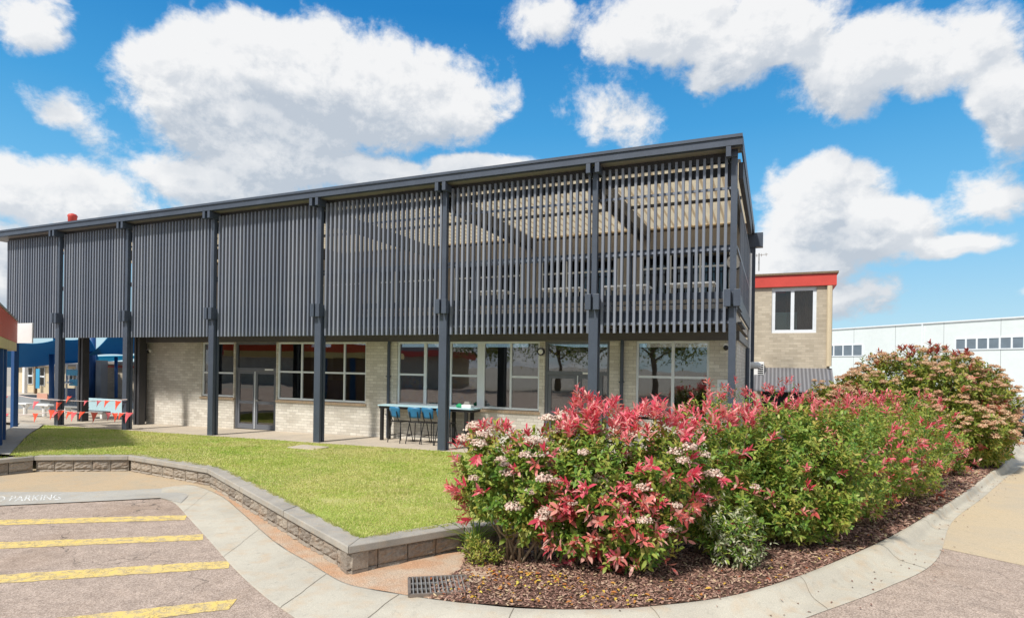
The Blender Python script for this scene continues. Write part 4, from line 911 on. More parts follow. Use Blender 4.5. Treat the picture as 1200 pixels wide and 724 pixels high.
# ================================================================== SHRUBS
def shrub(name, base, blobs, label, group, shoots, mix, llen=.10, wr=.42, red=None, flowers=None, stems=6, gap=.35, cat='shrub', zmin=None, nl=(7, 12), interior=.35, bark='bark', fl_r=.07, upb=.55, mats=('leaf_green', 'leaf_yellow'), rmats=('leaf_red', 'leaf_pink'), fmat='flower', bud=0):
    """blobs: ellipsoids (x,y,z,rx,ry,rz). Shoots stand on their joint surface, each a whorl of separate leaves."""
    root = thing(name, base, label, cat, group); base = np.array(base)
    B_ = np.array(blobs, float); area = (B_[:, 3] * B_[:, 4] + B_[:, 3] * B_[:, 5] + B_[:, 4] * B_[:, 5]); pr_ = area / area.sum()
    n = int(shoots * 3); k = RNG.choice(len(B_), n, p=pr_); d = unit(rnd(n))
    f = 1 - np.abs(RNG.normal(0, .10, n)); inn = RNG.random(n) < interior; f = np.where(inn, RNG.uniform(.35, .88, n), f)
    f *= 1 + .10 * np.sin(d[:, 0] * 7 + k) * np.sin(d[:, 1] * 6 + 2 * k) + .06 * np.sin(d[:, 2] * 13 + 5 * d[:, 0] + k)
    P = B_[k, :3] + d * B_[k, 3:] * f[:, None]
    ins = np.zeros(n)
    for q in range(len(B_)):
        r_ = np.linalg.norm((P - B_[q, :3]) / B_[q, 3:], axis=1); ins = np.maximum(ins, np.where(k == q, 0, 1 - r_))
    lump = np.sin(P[:, 0] * 5.1 + 1.3) * np.sin(P[:, 1] * 4.3 + P[:, 2] * 3.1) * np.sin(P[:, 2] * 6.2 + .7)      # gaps between clumps
    ok = (ins < .25) & (P[:, 2] > base[2] + .04) & ((lump > -gap) | (RNG.random(n) < .25))
    P, d, inn = P[ok][:shoots], unit(d[ok] / B_[k[ok], 3:])[:shoots], inn[ok][:shoots]; n = len(P)
    top = (P[:, 2] - base[2]) / (B_[:, 2] + B_[:, 5] - base[2]).max()
    ax = unit(d * .8 + np.array([0, 0, upb]) + rnd(n, .28))
    kind = np.where(RNG.random(n) < mix[1], 1, 0)
    if red is not None:
        pr = red(P, top); isred = (RNG.random(n) < pr) & ~inn
    else: isred = np.zeros(n, bool)
    def whorl(idx, lo, hi, L0, spread, stem, wr_, young=False):
        if len(idx) == 0: return np.zeros((0, 7, 3))
        cnt = RNG.integers(lo, hi, len(idx)); rep = np.repeat(idx, cnt); m = len(rep)
        A = ax[rep]; ref = unit(np.cross(A, unit(rnd(m)))); j = np.concatenate([np.arange(c_) for c_ in cnt]); ph = j * 2.4 + np.repeat(RNG.uniform(0, 6.28, len(idx)), cnt)
        u0 = np.cross(A, np.array([.3, .5, .81])); u0 = unit(u0); w0 = np.cross(A, u0)
        side = u0 * np.cos(ph)[:, None] + w0 * np.sin(ph)[:, None]; t = j / np.maximum(1, np.repeat(cnt, cnt) - 1)
        pos = P[rep] - A * (stem * (1 - t))[:, None]
        sp = spread * (1.15 - .55 * t) + RNG.normal(0, .16, m)
        dirv = unit(A * np.cos(sp)[:, None] + side * np.sin(sp)[:, None] + np.array([0, 0, -.10])); nrm = unit(A * 1.0 - dirv * .2 + np.array([0, 0, .3]))
        L = L0 * RNG.uniform(.45, 1.3, m) * (1.08 - .35 * t); return leaves(pos, dirv, nrm, L, L * wr_ * RNG.uniform(.8, 1.15, m), .16, .16)
    g0 = np.where(~isred & (kind == 0))[0]; g1 = np.where(~isred & (kind == 1))[0]
    V0 = whorl(g0, nl[0], nl[1], llen, 1.15, .16, wr); V1 = whorl(g1, nl[0], nl[1], llen, 1.1, .15, wr) if len(g1) else V0[:0]
    o = nmesh('foliage', np.concatenate([V0, V1]), LEAF_PAT, LEAF_TOT, 7, [M[mats[0]], M[mats[1]]], root)
    mi = np.zeros(len(o.data.polygons), np.int32); mi[len(V0) * 4:] = 1; o.data.polygons.foreach_set('material_index', mi)
    r_ = np.where(isred)[0]
    if len(r_):
        lift = RNG.uniform(.02, .14, len(r_)); P[r_] += ax[r_] * lift[:, None]
        old = RNG.random(len(r_)) < np.clip(1.15 - top[r_] * 1.35, .04, .85)
        Va = whorl(r_[~old], 9, 15, llen * 1.22, .72, .12, .30); Vb = whorl(r_[old], 7, 13, llen * 1.25, 1.05, .14, .36) if old.any() else Va[:0]
        o = nmesh('new_growth', np.concatenate([Va, Vb]), LEAF_PAT, LEAF_TOT, 7, [M[rmats[0]], M[rmats[1]]], root)
        mi = np.zeros(len(o.data.polygons), np.int32); mi[len(Va) * 4:] = 1; o.data.polygons.foreach_set('material_index', mi)
    if flowers:
        cand = np.where(~isred & ~inn & (d[:, 2] > -.25))[0]; RNG.shuffle(cand); cand = cand[:flowers]
        per = 110 if fl_r > .05 else 60; rep = np.repeat(cand, per); m = len(rep)
        dd = unit(rnd(m)); dd[:, 2] = np.abs(dd[:, 2]); A = ax[rep]; rad = fl_r * np.repeat(RNG.uniform(.7, 1.25, len(cand)), per)
        rr = np.sqrt(RNG.random(m)); C = P[rep] + A * .05 + dd * np.array([1, 1, .7]) * (rad * rr)[:, None]
        s_ = (.16 * rad * RNG.uniform(.6, 1.2, m))[:, None]; N = unit(dd + rnd(m, .5)); S = unit(np.cross(N, rnd(m))); T = np.cross(N, S)
        V = np.stack([C + S * s_, C + T * s_, C - S * s_, C - T * s_, C + N * s_ * .9], 1)
        o = nmesh('flower_heads', V, [0, 1, 4, 1, 2, 4, 2, 3, 4, 3, 0, 4], [3] * 4, 5, [M[fmat]], root)
    # twigs reach from the base to the shoots, a few thick stems
    tb = MB(); mat_s = M[bark]
    sel = np.where(~inn)[0]; RNG.shuffle(sel)
    for i in range(stems):
        tgt = P[sel[i % len(sel)]]; b0 = Vector((base[0] + random.gauss(0, .12), base[1] + random.gauss(0, .10), base[2] - .02)); t_ = Vector(tgt)
        bl_ = B_[RNG.integers(len(B_))]; b0 = Vector((b0.x * .5 + .5 * (bl_[0] + random.gauss(0, .10)), b0.y * .5 + .5 * (bl_[1] + random.gauss(0, .1)), base[2] - .03))
        m1 = b0.lerp(t_, .45) + Vector((random.gauss(0, .05), random.gauss(0, .05), .12)); tb.tube([b0, b0.lerp(m1, .5) + Vector((random.gauss(0, .02), random.gauss(0, .02), .05)), m1, m1.lerp(t_, .6) + Vector((0, 0, .03)), t_], [.017, .014, .011, .008, .004], 6)
    tb.build('stems', mat_s, root, smooth=True)
    return root
GRP = 'red tipped shrubs in the mulch bed'
shrub('photinia_shrub', (-2.72, 6.5, .13), [(-3.0, 6.5, 1.08, .54, .45, .62), (-2.45, 6.6, 1.12, .50, .45, .58), (-2.55, 6.4, .80, .40, .32, .40), (-2.15, 6.75, 1.15, .45, .4, .55)],
      'leggy green shrub with cream pink flower heads at the left end of the hedge', GRP, 820, (.6, .45), .096, .46, lambda P, t: np.where(t > .9, .22, .05) + .25 * (P[:, 0] < -3.15), 46, 22, bark='bark_pale', fl_r=.095)
shrub('photinia_shrub', (-1.75, 6.75, .13), [(-1.75, 6.7, 1.05, .62, .55, .75), (-1.45, 6.65, .62, .55, .45, .52), (-2.0, 6.6, .6, .42, .42, .45), (-1.25, 7.0, 1.15, .6, .6, .75), (-1.95, 7.1, 1.35, .55, .5, .62)],
      'tall shrub crowded with red and pink new leaves from top to ground', GRP, 1250, (.6, .25), .10, .42, lambda P, t: np.clip(.16 + .75 * (t > .80) + .34 * ((t < .55) & (P[:, 0] < -1.2)), 0, .93), 30, 18, fl_r=.095)
shrub('photinia_shrub', (-.80, 7.7, .13), [(-.85, 7.7, 1.1, .62, .6, .78), (-.6, 7.6, .75, .5, .45, .55), (-.35, 8.2, 1.15, .5, .5, .7)],
      'green shrub with bright red tips between the reddest shrub and the low variegated plant', GRP, 900, (.6, .35), .095, .42, lambda P, t: np.clip(.08 + .75 * (t > .86) + .22 * ((t > .5) & (P[:, 0] < -.7)), 0, .9), 6, 12)
shrub('variegated_shrub', (-.42, 7.25, .13), [(-.45, 7.25, .55, .38, .3, .40), (-.3, 7.35, .42, .3, .3, .28)],
      'low pale shrub with white edged leaves in the dip of the hedge', None, 260, (.5, .55), .07, .34, None, 0, 8, mats=('leaf_green', 'leaf_varieg'))
shrub('photinia_shrub', (.25, 8.75, .13), [(.15, 8.7, 1.1, .75, .65, .85), (.0, 8.4, .65, .55, .45, .52), (.65, 9.0, 1.1, .65, .7, .82), (.5, 8.75, .65, .5, .5, .5)],
      'broad rounded shrub of light green leaves in the middle of the hedge', GRP, 1700, (.55, .42), .085, .44, lambda P, t: np.clip(.03 + .35 * (t > .93), 0, .8), 0, 16)
shrub('photinia_shrub', (1.15, 10.6, .13), [(1.0, 10.5, 1.1, .85, .85, .85), (1.0, 10.1, .65, .65, .55, .52), (1.5, 11.3, 1.1, .8, .8, .85)],
      'green shrub streaked with coral new leaves down its front right of the light green one', GRP, 1500, (.55, .4), .08, .42, lambda P, t: np.clip(.15 + .4 * (t > .92), 0, .8), 0, 14)
shrub('photinia_shrub', (2.0, 12.9, .13), [(1.9, 12.8, 1.05, .95, 1.0, .88), (2.1, 12.4, .7, .7, .6, .55), (2.5, 13.8, 1.05, .85, .8, .85)],
      'yellowish green shrub dotted with pink at the right end of the low hedge', GRP, 1300, (.35, .6), .085, .42, lambda P, t: np.clip(.10 + .15 * (t > .9), 0, .8), 0, 14)
shrub('photinia_shrub', (3.2, 15.6, .13), [(3.1, 15.5, .65, .55, .55, .55), (3.5, 15.9, .5, .45, .45, .42)],
      'small shrub with crimson leaves at the foot of the large far bush', GRP, 260, (.6, .3), .10, .4, lambda P, t: .55 + 0 * t, 0, 6)
shrub('photinia_shrub', (-.95, 11.3, .15), [(-.9, 11.3, 1.2, .8, .7, .90), (.1, 12.0, 1.15, .9, .8, .90)],
      'vivid pink tipped shrub at the back of the hedge before the brick corner', GRP, 800, (.5, .3), .09, .42, lambda P, t: np.clip(.08 + .55 * (t > .86), 0, .92), 0, 10)
shrub('flowering_bush', (3.6, 18.4, .13), [(3.4, 18.3, 1.55, 1.75, 1.5, 1.40), (4.3, 18.9, 1.5, 1.35, 1.4, 1.20), (2.2, 18.6, 1.2, 1.3, 1.2, 1.05), (3.7, 17.4, 1.0, 1.3, 1.0, .85), (1.4, 18.4, 1.0, .9, .9, .95), (4.5, 17.9, .9, .85, .9, .8)],
      'huge rounded bush covered in peach flower heads at the far right of the bed', None, 7000, (.5, .4), .125, .40, lambda P, t: np.clip(.03 + .2 * (t > .9), 0, 1), 820, 24, fl_r=.09, gap=.4, mats=('leaf_olive', 'leaf_yellow'), rmats=('bud', 'leaf_pink'), fmat='flower_peach', interior=.42)
# strappy clump and yellow weed beside the wall
def strappy():
    b0 = Vector(XY(556, 640, .13)); root = thing('strap_leaf_plant', (b0.x, b0.y, .13), 'clump of long thin arching strap leaves at the end of the block wall', 'plant'); b_ = MB()
    for k in range(46):
        a = random.uniform(0, 6.28); L = random.uniform(.35, .62); el = random.uniform(.55, 1.4); o = Vector((b0.x + random.gauss(0, .04), b0.y + random.gauss(0, .04), .13)); P = []; w = random.uniform(.007, .012)
        h = Vector((math.cos(a), math.sin(a), 0)); s_ = Vector((-h.y, h.x, 0)); n = 6
        for i in range(n + 1):
            t = i / n; q = o + h * (L * math.cos(el) * t * (1 + .3 * t)) + Vector((0, 0, L * math.sin(el) * (t - .38 * t * t * (1.6 - el * .7)))); ww = w * (1 - t) ** .6 + .0008
            P += [q - s_ * ww + Vector((0, 0, .004)), q - Vector((0, 0, .002)), q + s_ * ww + Vector((0, 0, .004))]
        b_.poly(P, [f for i in range(n) for f in ((3 * i, 3 * i + 1, 3 * i + 4, 3 * i + 3), (3 * i + 1, 3 * i + 2, 3 * i + 5, 3 * i + 4))])
    b_.build('leaves', M['leaf_green'], root)
strappy()
b0 = XY(556, 655, .13); b0 = (b0[0], b0[1] + .05, .12)
shrub('yellow_weed', b0, [(b0[0], b0[1], .25, .22, .16, .17), (b0[0] + .2, b0[1] + .02, .2, .16, .12, .12)], 'low yellow green weed at the foot of the leggy shrub', None, 85, (.1, 1.0), .06, .36, None, 0, 4, mats=('leaf_green', 'leaf_yellow'), gap=1, cat='plant')

# ================================================================== ANNEX, WAREHOUSE, CAR ON THE RIGHT
YA = 27.0
def aw(px, py): return atY(px, py, YA)
tl, tr = aw(872, 323), aw(976.5, 319); x0, x1 = tl.x - 4, tr.x; zt = tr.z
A = thing('brick_annex', ((x0 + x1) / 2, YA, 0), 'two storey tan brick block with red fascia behind the hedge', 'building')
zf = aw(930, 336).z; w0, w1 = aw(904, 388).x, aw(956.5, 388).x; wz0, wz1 = aw(930, 390).z, aw(930, 337).z
b_ = MB(); b_.box(x0, w0, YA, YA + .25, -.1, zf); b_.box(w0, w1, YA, YA + .25, -.1, wz0); b_.box(w1, x1 - .08, YA, YA + .25, -.1, zf); b_.box(w0, w1, YA, YA + .25, wz1, zf); b_.build('wall', M['brick_annex'], A)
b_ = MB(); b_.box(x1 - .33, x1 - .08, YA + .251, YA + 12, -.1, zf); b_.build('wall', M['brick_y'], A)
b_ = MB(); b_.box(x0, x1 + .12, YA - .12, YA + 12.1, zf + .001, zt - .05); b_.build('fascia', M['red_paint'], A)
b_ = MB(); b_.box(x0, x1 + .18, YA - .18, YA + 12.2, zt - .049, zt + .03); b_.build('gutter', M['bark'], A)
window(w0, w1, wz0, wz1, YA, [(w0 + w1) / 2 - .05], None, parent=A, fw=.13, sill=False, glass=M['glass_clear'])
b_ = MB(); P_ = []; n_ = 60
for i_ in range(n_ + 1):
    xx = (w0 + w1) / 2 - .3 + ((w1 - .1) - (w0 + w1) / 2 + .3) * i_ / n_; yy = YA + .34 + .05 * math.sin(i_ * 1.3); P_ += [(xx, yy, wz0 + .05), (xx, yy, wz1)]
b_.poly(P_, [(2 * i_, 2 * i_ + 2, 2 * i_ + 3, 2 * i_ + 1) for i_ in range(n_)]); b_.build('curtain', M['brown_wall'], A, smooth=True)
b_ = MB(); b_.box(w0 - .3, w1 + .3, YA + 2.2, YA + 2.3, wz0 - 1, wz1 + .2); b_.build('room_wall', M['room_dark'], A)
b_ = MB(); p = aw(943, 382); q = aw(908, 366); b_.box(w0 + .1, w0 + .95, YA + .3, YA + .33, wz0 + .1, wz0 + .1 + (wz1 - wz0) * .42); b_.build('blind', M['lightblue'], A)
p = aw(971, 430); b_ = MB(); b_.tube([(p.x, YA - .08, zf - .02), (p.x, YA - .08, aw(971, 429).z)], .1, 8); b_.build('downpipe', M['cream'], A)
az0, az1 = aw(930, 457).z, aw(930, 431).z; ax0, ax1 = aw(884, 440).x, aw(975, 440).x
b_ = MB(); b_.poly([(ax0, YA - 1.5, az0), (ax1, YA - 1.5, az0), (ax1, YA - .01, az1), (ax0, YA - .01, az1), (ax0, YA - 1.5, az0 - .04), (ax1, YA - 1.5, az0 - .04), (ax1, YA - .01, az1 - .04), (ax0, YA - .01, az1 - .04)], [(0, 1, 2, 3), (7, 6, 5, 4), (0, 4, 5, 1), (1, 5, 6, 2), (2, 6, 7, 3), (3, 7, 4, 0)]); b_.build('awning', M['awning'], A)
b_ = MB(); b_.box(ax0 + .3, ax1 - .3, YA - .02, YA - .003, .2, az0 - .05); b_.build('dark_opening', M['black_metal'], A)
p = aw(889, 434); r_ = thing('air_conditioner', (p.x, YA - .2, p.z), 'white air conditioning unit on the brick beside the building corner', 'air conditioner')
hw = aw(894, 434).x - p.x + .05; hh = (aw(889, 421).z - aw(889, 441).z) / 2
b_ = MB(); b_.box(p.x - hw, p.x + hw, YA - .5, YA - .1, p.z - hh, p.z + hh); b_.build('casing', M['white'], r_, bevel=.02)
b_ = MB()
for k in range(7): b_.box(p.x - hw * .1, p.x + hw * .85, YA - .515, YA - .502, p.z - hh * .8 + k * hh * .23, p.z - hh * .8 + k * hh * .23 + hh * .12)
b_.build('grille', M['black_metal'], r_)
p = atY(880, 428, 20.8); b_ = MB(); b_.tube([p + Vector((-.15, 0, 0)), p + Vector((.22, 0, 0)), p + Vector((.3, 0, -.02))], [.11, .11, .05], 12); o = tag(b_.build('vent_outlet', M['white'], smooth=True), 'short white round outlet sticking out from the shaded side wall', 'vent')
p = atY(889.5, 300, 24.); r_ = thing('roof_antenna', (p.x, 24, 6.5), 'thin grey television antenna above the back of the roof', 'antenna')
b_ = MB(); b_.tube([(p.x, 24, 6.0), (p.x, 24, p.z + .1)], .025, 6); b_.build('mast', M['galv'], r_)
b_ = MB(); b_.bar((p.x - .5, 24, p.z), (p.x + .3, 24, p.z + .05), .02); [b_.bar((p.x - .4 + k * .16, 23.7, p.z + k * .01), (p.x - .4 + k * .16, 24.3, p.z + k * .01), .015) for k in range(5)]; b_.build('elements', M['galv'], r_)

def warehouse():
    # front runs from far left to near right; depth from the slope of its roof line
    a = ray(940, 387.5); c = ray(1290, 364.5); hgt = 8.4
    ta, tc = (hgt - CH) / a.z, (hgt - CH) / c.z; pa, pc = Vector((a.x * ta, a.y * ta)), Vector((c.x * tc, c.y * tc)); d = (pc - pa); Ln = d.length; d.normalize(); nb = Vector((-d.y, d.x))
    if nb.y < 0: nb = -nb
    W = thing('warehouse', (*((pa + pc) / 2), 0), 'long low white warehouse with two bands of small louvre windows', 'building')
    def P(s, b_, z): q = pa + d * s + nb * b_; return (q.x, q.y, z)
    def bx(mb, s0, s1, b0, b1, z0, z1): mb.poly([P(s0, b0, z0), P(s1, b0, z0), P(s1, b1, z0), P(s0, b1, z0), P(s0, b0, z1), P(s1, b0, z1), P(s1, b1, z1), P(s0, b1, z1)], [(0, 3, 2, 1), (4, 5, 6, 7), (0, 1, 5, 4), (1, 2, 6, 5), (2, 3, 7, 6), (3, 0, 4, 7)])
    m = MB(); bx(m, 0, Ln, 0, 20, -.1, hgt - .15); m.build('wall', M['warehouse'], W)
    s = 3.0
    while s < Ln: m = MB(); bx(m, s, s + .04, -.012, -.001, .0, hgt - .16); m.build('panel_joint', M['grey_wall'], W); s += 6.2
    m = MB(); bx(m, Ln * .52, Ln * .52 + .14, -.16, -.013, .0, hgt - .16); m.build('downpipe', M['white_frame'], W)
    m = MB(); bx(m, -.2, Ln + .2, -.15, 20.2, hgt - .149, hgt); m.build('roof', M['white_frame'], W)
    def hit(px, py):
        r = ray(px, py); den = r.x * nb.x + r.y * nb.y; t = (pa.x * nb.x + pa.y * nb.y) / den; q = Vector((r.x * t, r.y * t)); return (q - pa).dot(d), CH + r.z * t
    for (l, rr, n, y0, y1) in ((957, 1011, 5, 404.5, 417.5), (1120, 1216, 7, 395.5, 409)):
        s0, _ = hit(l, y1); s1, _ = hit(rr, y1); zb = hit((l + rr) / 2, y1 - .9)[1]; zt_ = hit((l + rr) / 2, y0 + .5)[1]
        f = MB(); bx(f, s0, s1, -.10, -.001, zb - .12, zb); bx(f, s0, s1, -.10, -.001, zt_, zt_ + .12)
        for k in range(n + 1): s = s0 + (s1 - s0) * k / n; bx(f, s - .09, s + .09, -.098, -.002, zb + .001, zt_ - .001)
        fo_ = f.build('window', M['white_frame'], W); g = MB(); bx(g, s0 + .09, s1 - .09, -.05, -.003, zb + .002, zt_ - .002); g.build('pane', M['warehouse_win'], fo_)
warehouse()

def car(loc, rz, label):
    r_ = thing('parked_car', loc, label, 'car'); X = Matrix.Translation(loc) @ Matrix.Rotation(rz, 4, 'Z')
    def loft(secs, name, mat, parent, **k):
        P = [X @ Vector(p) for s in secs for p in s]; n = len(secs[0]); F = [tuple(range(n))[::-1], tuple(range((len(secs) - 1) * n, len(secs) * n))]
        for i in range(len(secs) - 1): F += [(i * n + j, i * n + (j + 1) % n, (i + 1) * n + (j + 1) % n, (i + 1) * n + j) for j in range(n)]
        return MB().poly(P, F).build(name, mat, parent, smooth=False, **k)
    def sec(x, w, z0, z1, ch=.12): return [(x, -w + .05, z0), (x, w - .05, z0), (x, w, z0 + .15), (x, w, z1 - ch), (x, w - ch, z1), (x, -w + ch, z1), (x, -w, z1 - ch), (x, -w, z0 + .15)]
    loft([sec(-2.2, .72, .35, .78), sec(-2.0, .86, .22, .95), sec(-1.2, .9, .2, 1.02), (sec(.9, .9, .2, .98)), sec(1.9, .86, .2, .82), sec(2.2, .7, .35, .62)], 'body', M['car'], r_, bevel=.03)
    loft([[(-1.75, -.72, 1.0), (-1.75, .72, 1.0), (-1.2, .6, 1.45), (-1.2, -.6, 1.45)], [(1.05, -.74, .98), (1.05, .74, .98), (.3, .6, 1.45), (.3, -.6, 1.45)]], 'window', M['glass_dark'], r_)
    loft([[(-1.25, -.62, 1.44), (-1.25, .62, 1.44), (-1.1, .55, 1.5), (-1.1, -.55, 1.5)], [(.35, -.62, 1.44), (.35, .62, 1.44), (.2, .55, 1.5), (.2, -.55, 1.5)]], 'roof', M['car'], r_, bevel=.02)
    for sx in (-1.35, 1.35):
        for sy in (-.82, .82):
            b_ = MB(); b_.tube([X @ Vector((sx, sy - .11, .32)), X @ Vector((sx, sy + .11, .32))], .32, 20); w = b_.build('wheel', M['tyre'], r_)
            b_ = MB(); b_.tube([X @ Vector((sx, sy - .115, .32)), X @ Vector((sx, sy + .115, .32))], .19, 14); b_.build('rim', M['galv'], w)
    for sy in (-.6, .6):
        b_ = MB(); b_.tube([X @ Vector((2.02, sy, .70)), X @ Vector((2.16, sy, .68))], [.13, .08], 10); b_.build('headlight', M['white'], r_)
        b_ = MB(); b_.tube([X @ Vector((-2.05, sy, .80)), X @ Vector((-2.17, sy, .78))], [.11, .07], 10); b_.build('tail_light', M['red_paint'], r_)
g = atZ(1197, 514, .0); car((g.x + 1.6, g.y + .9, 0), R(205), 'dark parked car at the right edge beyond the large bush')

# ================================================================== LEFT SIDE: red building, posts, bunting, playground
def left_building():
    d = Vector((ray(68, 422).x, ray(68, 422).y)).normalized(); p0 = Vector(XY(0, 524, .3)); nb = Vector((-d.y, d.x))
    W = thing('red_roofed_building', (p0.x, p0.y, .2), 'brown walled building with blue posts and orange red fascia at the left edge', 'building')
    def P(s, o, z): q = p0 + d * s + nb * o; return (q.x, q.y, z)
    def bx(s0, s1, o0, o1, z0, z1, name, mat): return MB().poly([P(s0, o0, z0), P(s1, o0, z0), P(s1, o1, z0), P(s0, o1, z0), P(s0, o0, z1), P(s1, o0, z1), P(s1, o1, z1), P(s0, o1, z1)], [(0, 3, 2, 1), (4, 5, 6, 7), (0, 1, 5, 4), (1, 2, 6, 5), (2, 3, 7, 6), (3, 0, 4, 7)]).build(name, mat, W)
    bx(-1.6, 2.6, .04, 3.0, -.1, 2.6, 'wall', M['brown_wall'])
    for s_ in (.05, 1.25): bx(s_, s_ + .22, -.03, .035, .1, 2.6, 'post', M['blue_paint'])
    bx(-1.8, 5.6, -.05, 0, 2.86, 3.5, 'fascia', M['orange_paint']); bx(5.55, 5.6, .001, 3.1, 2.86, 3.5, 'fascia', M['orange_paint'])
    bx(-1.8, 5.5, -.04, 3.1, 2.61, 2.855, 'soffit', M['yellow_paint']); bx(-1.85, 5.65, -.07, 3.15, 3.501, 3.55, 'roof', M['roof'])
left_building()
p = atZ(16.5, 501, .12); o = tag(MB().box(p.x - .09, p.x + .09, p.y - .07, p.y + .07, .0, atY(16, 388, p.y).z).build('blue_post', M['blue_paint'], bevel=.01), 'square navy blue post at the left edge holding the white board', 'post')
a, c = atY(20, 379, p.y - .2), atY(39, 402, p.y - .2); r_ = thing('white_board', ((a.x + c.x) / 2, p.y - .2, c.z), 'blank white rectangular board fixed high on the blue post', 'board')
MB().box(a.x, c.x, p.y - .24, p.y - .2, c.z, a.z).build('panel', M['white'], r_, bevel=.005); MB().bar((p.x, p.y - .19, (a.z + c.z) / 2), (c.x - .1, p.y - .19, (a.z + c.z) / 2), .05).build('batten', M['galv'], r_)

YBN = 12.83
def bunting(pts, flags, label):
    P3 = [atY(x, y, YBN) for x, y in pts]; r_ = thing('bunting', P3[0], label, 'bunting', 'strings of red flags across the walkway')
    b_ = MB(); cc = []
    for i in range(len(P3) - 1):
        for k in range(6): t = k / 6; q = P3[i].lerp(P3[i + 1], t); q.z -= .05 * math.sin(math.pi * t); cc.append(q)
    cc.append(P3[-1]); b_.tube(cc, .014, 5); b_.build('cord', M['tape'], r_)
    for k, (fx, fy, s) in enumerate(flags):
        p = atY(fx, fy, YBN - .012); hw, h = .155 * s, .30 * s; sw_ = random.uniform(-.10, .10); b2 = MB(); pp = []
        for yy in (-.003, .003):
            pp += [(p.x - hw, p.y + yy, p.z), (p.x, p.y + yy - .03 * s, p.z - .01), (p.x + hw, p.y + yy, p.z), (p.x + sw_ + hw * .45, p.y + yy - .05, p.z - h * .52), (p.x + sw_, p.y + yy - .07, p.z - h), (p.x + sw_ - hw * .45, p.y + yy - .03, p.z - h * .52)]
        b2.poly(pp, [(0, 1, 5), (1, 2, 3), (1, 3, 5), (3, 4, 5), (6, 11, 7), (7, 9, 8), (7, 11, 9), (9, 11, 10), (0, 6, 7, 1), (1, 7, 8, 2), (2, 8, 9, 3), (3, 9, 10, 4), (4, 10, 11, 5), (5, 11, 6, 0)])
        b2.build('flag', M['flag'] if (k % 3) else M['flag_pink'], r_)
bunting([(-12, 461), (16, 462), (70, 468.5), (149, 468)], [(1, 466, 1.1), (7, 464, .9), (16, 469, 1.1), (43, 470, 1), (69.5, 471, 1.05), (82, 464, .8), (116, 469, .7), (126, 469, .8), (139, 469.5, 1), (101, 469, .6)], 'upper string of faded pinkish red triangular flags between the posts')
bunting([(-12, 487), (16, 486), (72, 480), (104, 483), (149, 483.5)], [(8, 484, .9), (41.5, 484, 1.05), (60.5, 480, 1.15), (66, 482, .8), (72, 480.5, 1.15), (82.5, 482, .9), (87, 482.5, 1.1), (97, 482, .9), (110.5, 483, 1.15), (127, 483, .9), (134.5, 483.5, 1), (143, 483.5, .8), (152, 483, 1.15)], 'lower string of bright orange red triangular flags at knee height')

# shade sails
def sail(pts, mat, label, sag=.35):
    c = [atY(x, y, Y) for x, y, Y in pts]; n = 10; top = []; r_ = None
    for i in range(n + 1):
        for j in range(n + 1):
            u, v = i / n, j / n
            if len(c) == 4:
                e = .12; uu = u; vv = v; q = c[0].lerp(c[1], uu).lerp(c[3].lerp(c[2], uu), vv)
            else: q = c[0].lerp(c[1].lerp(c[2], u), v)
            q.z += -sag * 4 * u * (1 - u) * .5 + sag * 4 * v * (1 - v) * .5; top.append(q)
    N = (n + 1) ** 2; pp = top + [q - Vector((0, 0, .02)) for q in top]; F = []
    for i in range(n):
        for j in range(n): a = i * (n + 1) + j; F.append((a, a + n + 1, a + n + 2, a + 1)); F.append((a + N, a + 1 + N, a + n + 2 + N, a + n + 1 + N))
    b_ = MB(); b_.poly(pp, F); o = b_.build('shade_sail', mat, smooth=True); tag(o, label, 'shade sail', 'blue shade sails over the play area')
sail([(8, 398, 15.0), (68, 397, 15.6), (66, 426, 25), (-20, 428, 22)], M['sail'], 'blue shade sail nearest the white board on the left', .35)
sail([(62, 395, 16.5), (104, 395, 17.5), (116, 421, 27), (62, 425, 27)], M['sail'], 'blue shade sail seen between the two nearer dark posts', .25)
sail([(100, 417, 19), (126, 395, 17), (185, 396, 18), (150, 416, 28)], M['sail'], 'deep blue shade sail against the dark post by the brick wall', .2)
sail([(70, 416, 29), (104, 418, 28), (175, 417, 30), (118, 424, 40)], M['sail_lt'], 'bright turquoise shade sail far behind the dark posts', .1)
def pole(px, y1, y0, Y, w, label, mat='blue_paint'):
    p = atY(px, y0, Y); q = atY(px, y1, Y); b_ = MB(); b_.tube([p, q], w, 10); tag(b_.build('sail_pole', M[mat], smooth=True), label, 'pole', 'blue poles of the shade sails')
pole(60.5, 415, 473, 19.6, .12, 'navy blue round sail pole left of the nearest dark post')
pole(108, 392, 466, 23, .19, 'tall thick navy blue sail pole between the two dark posts')
pole(136, 418, 466, 22.5, .085, 'thin navy blue sail pole in front of the tan brick block')

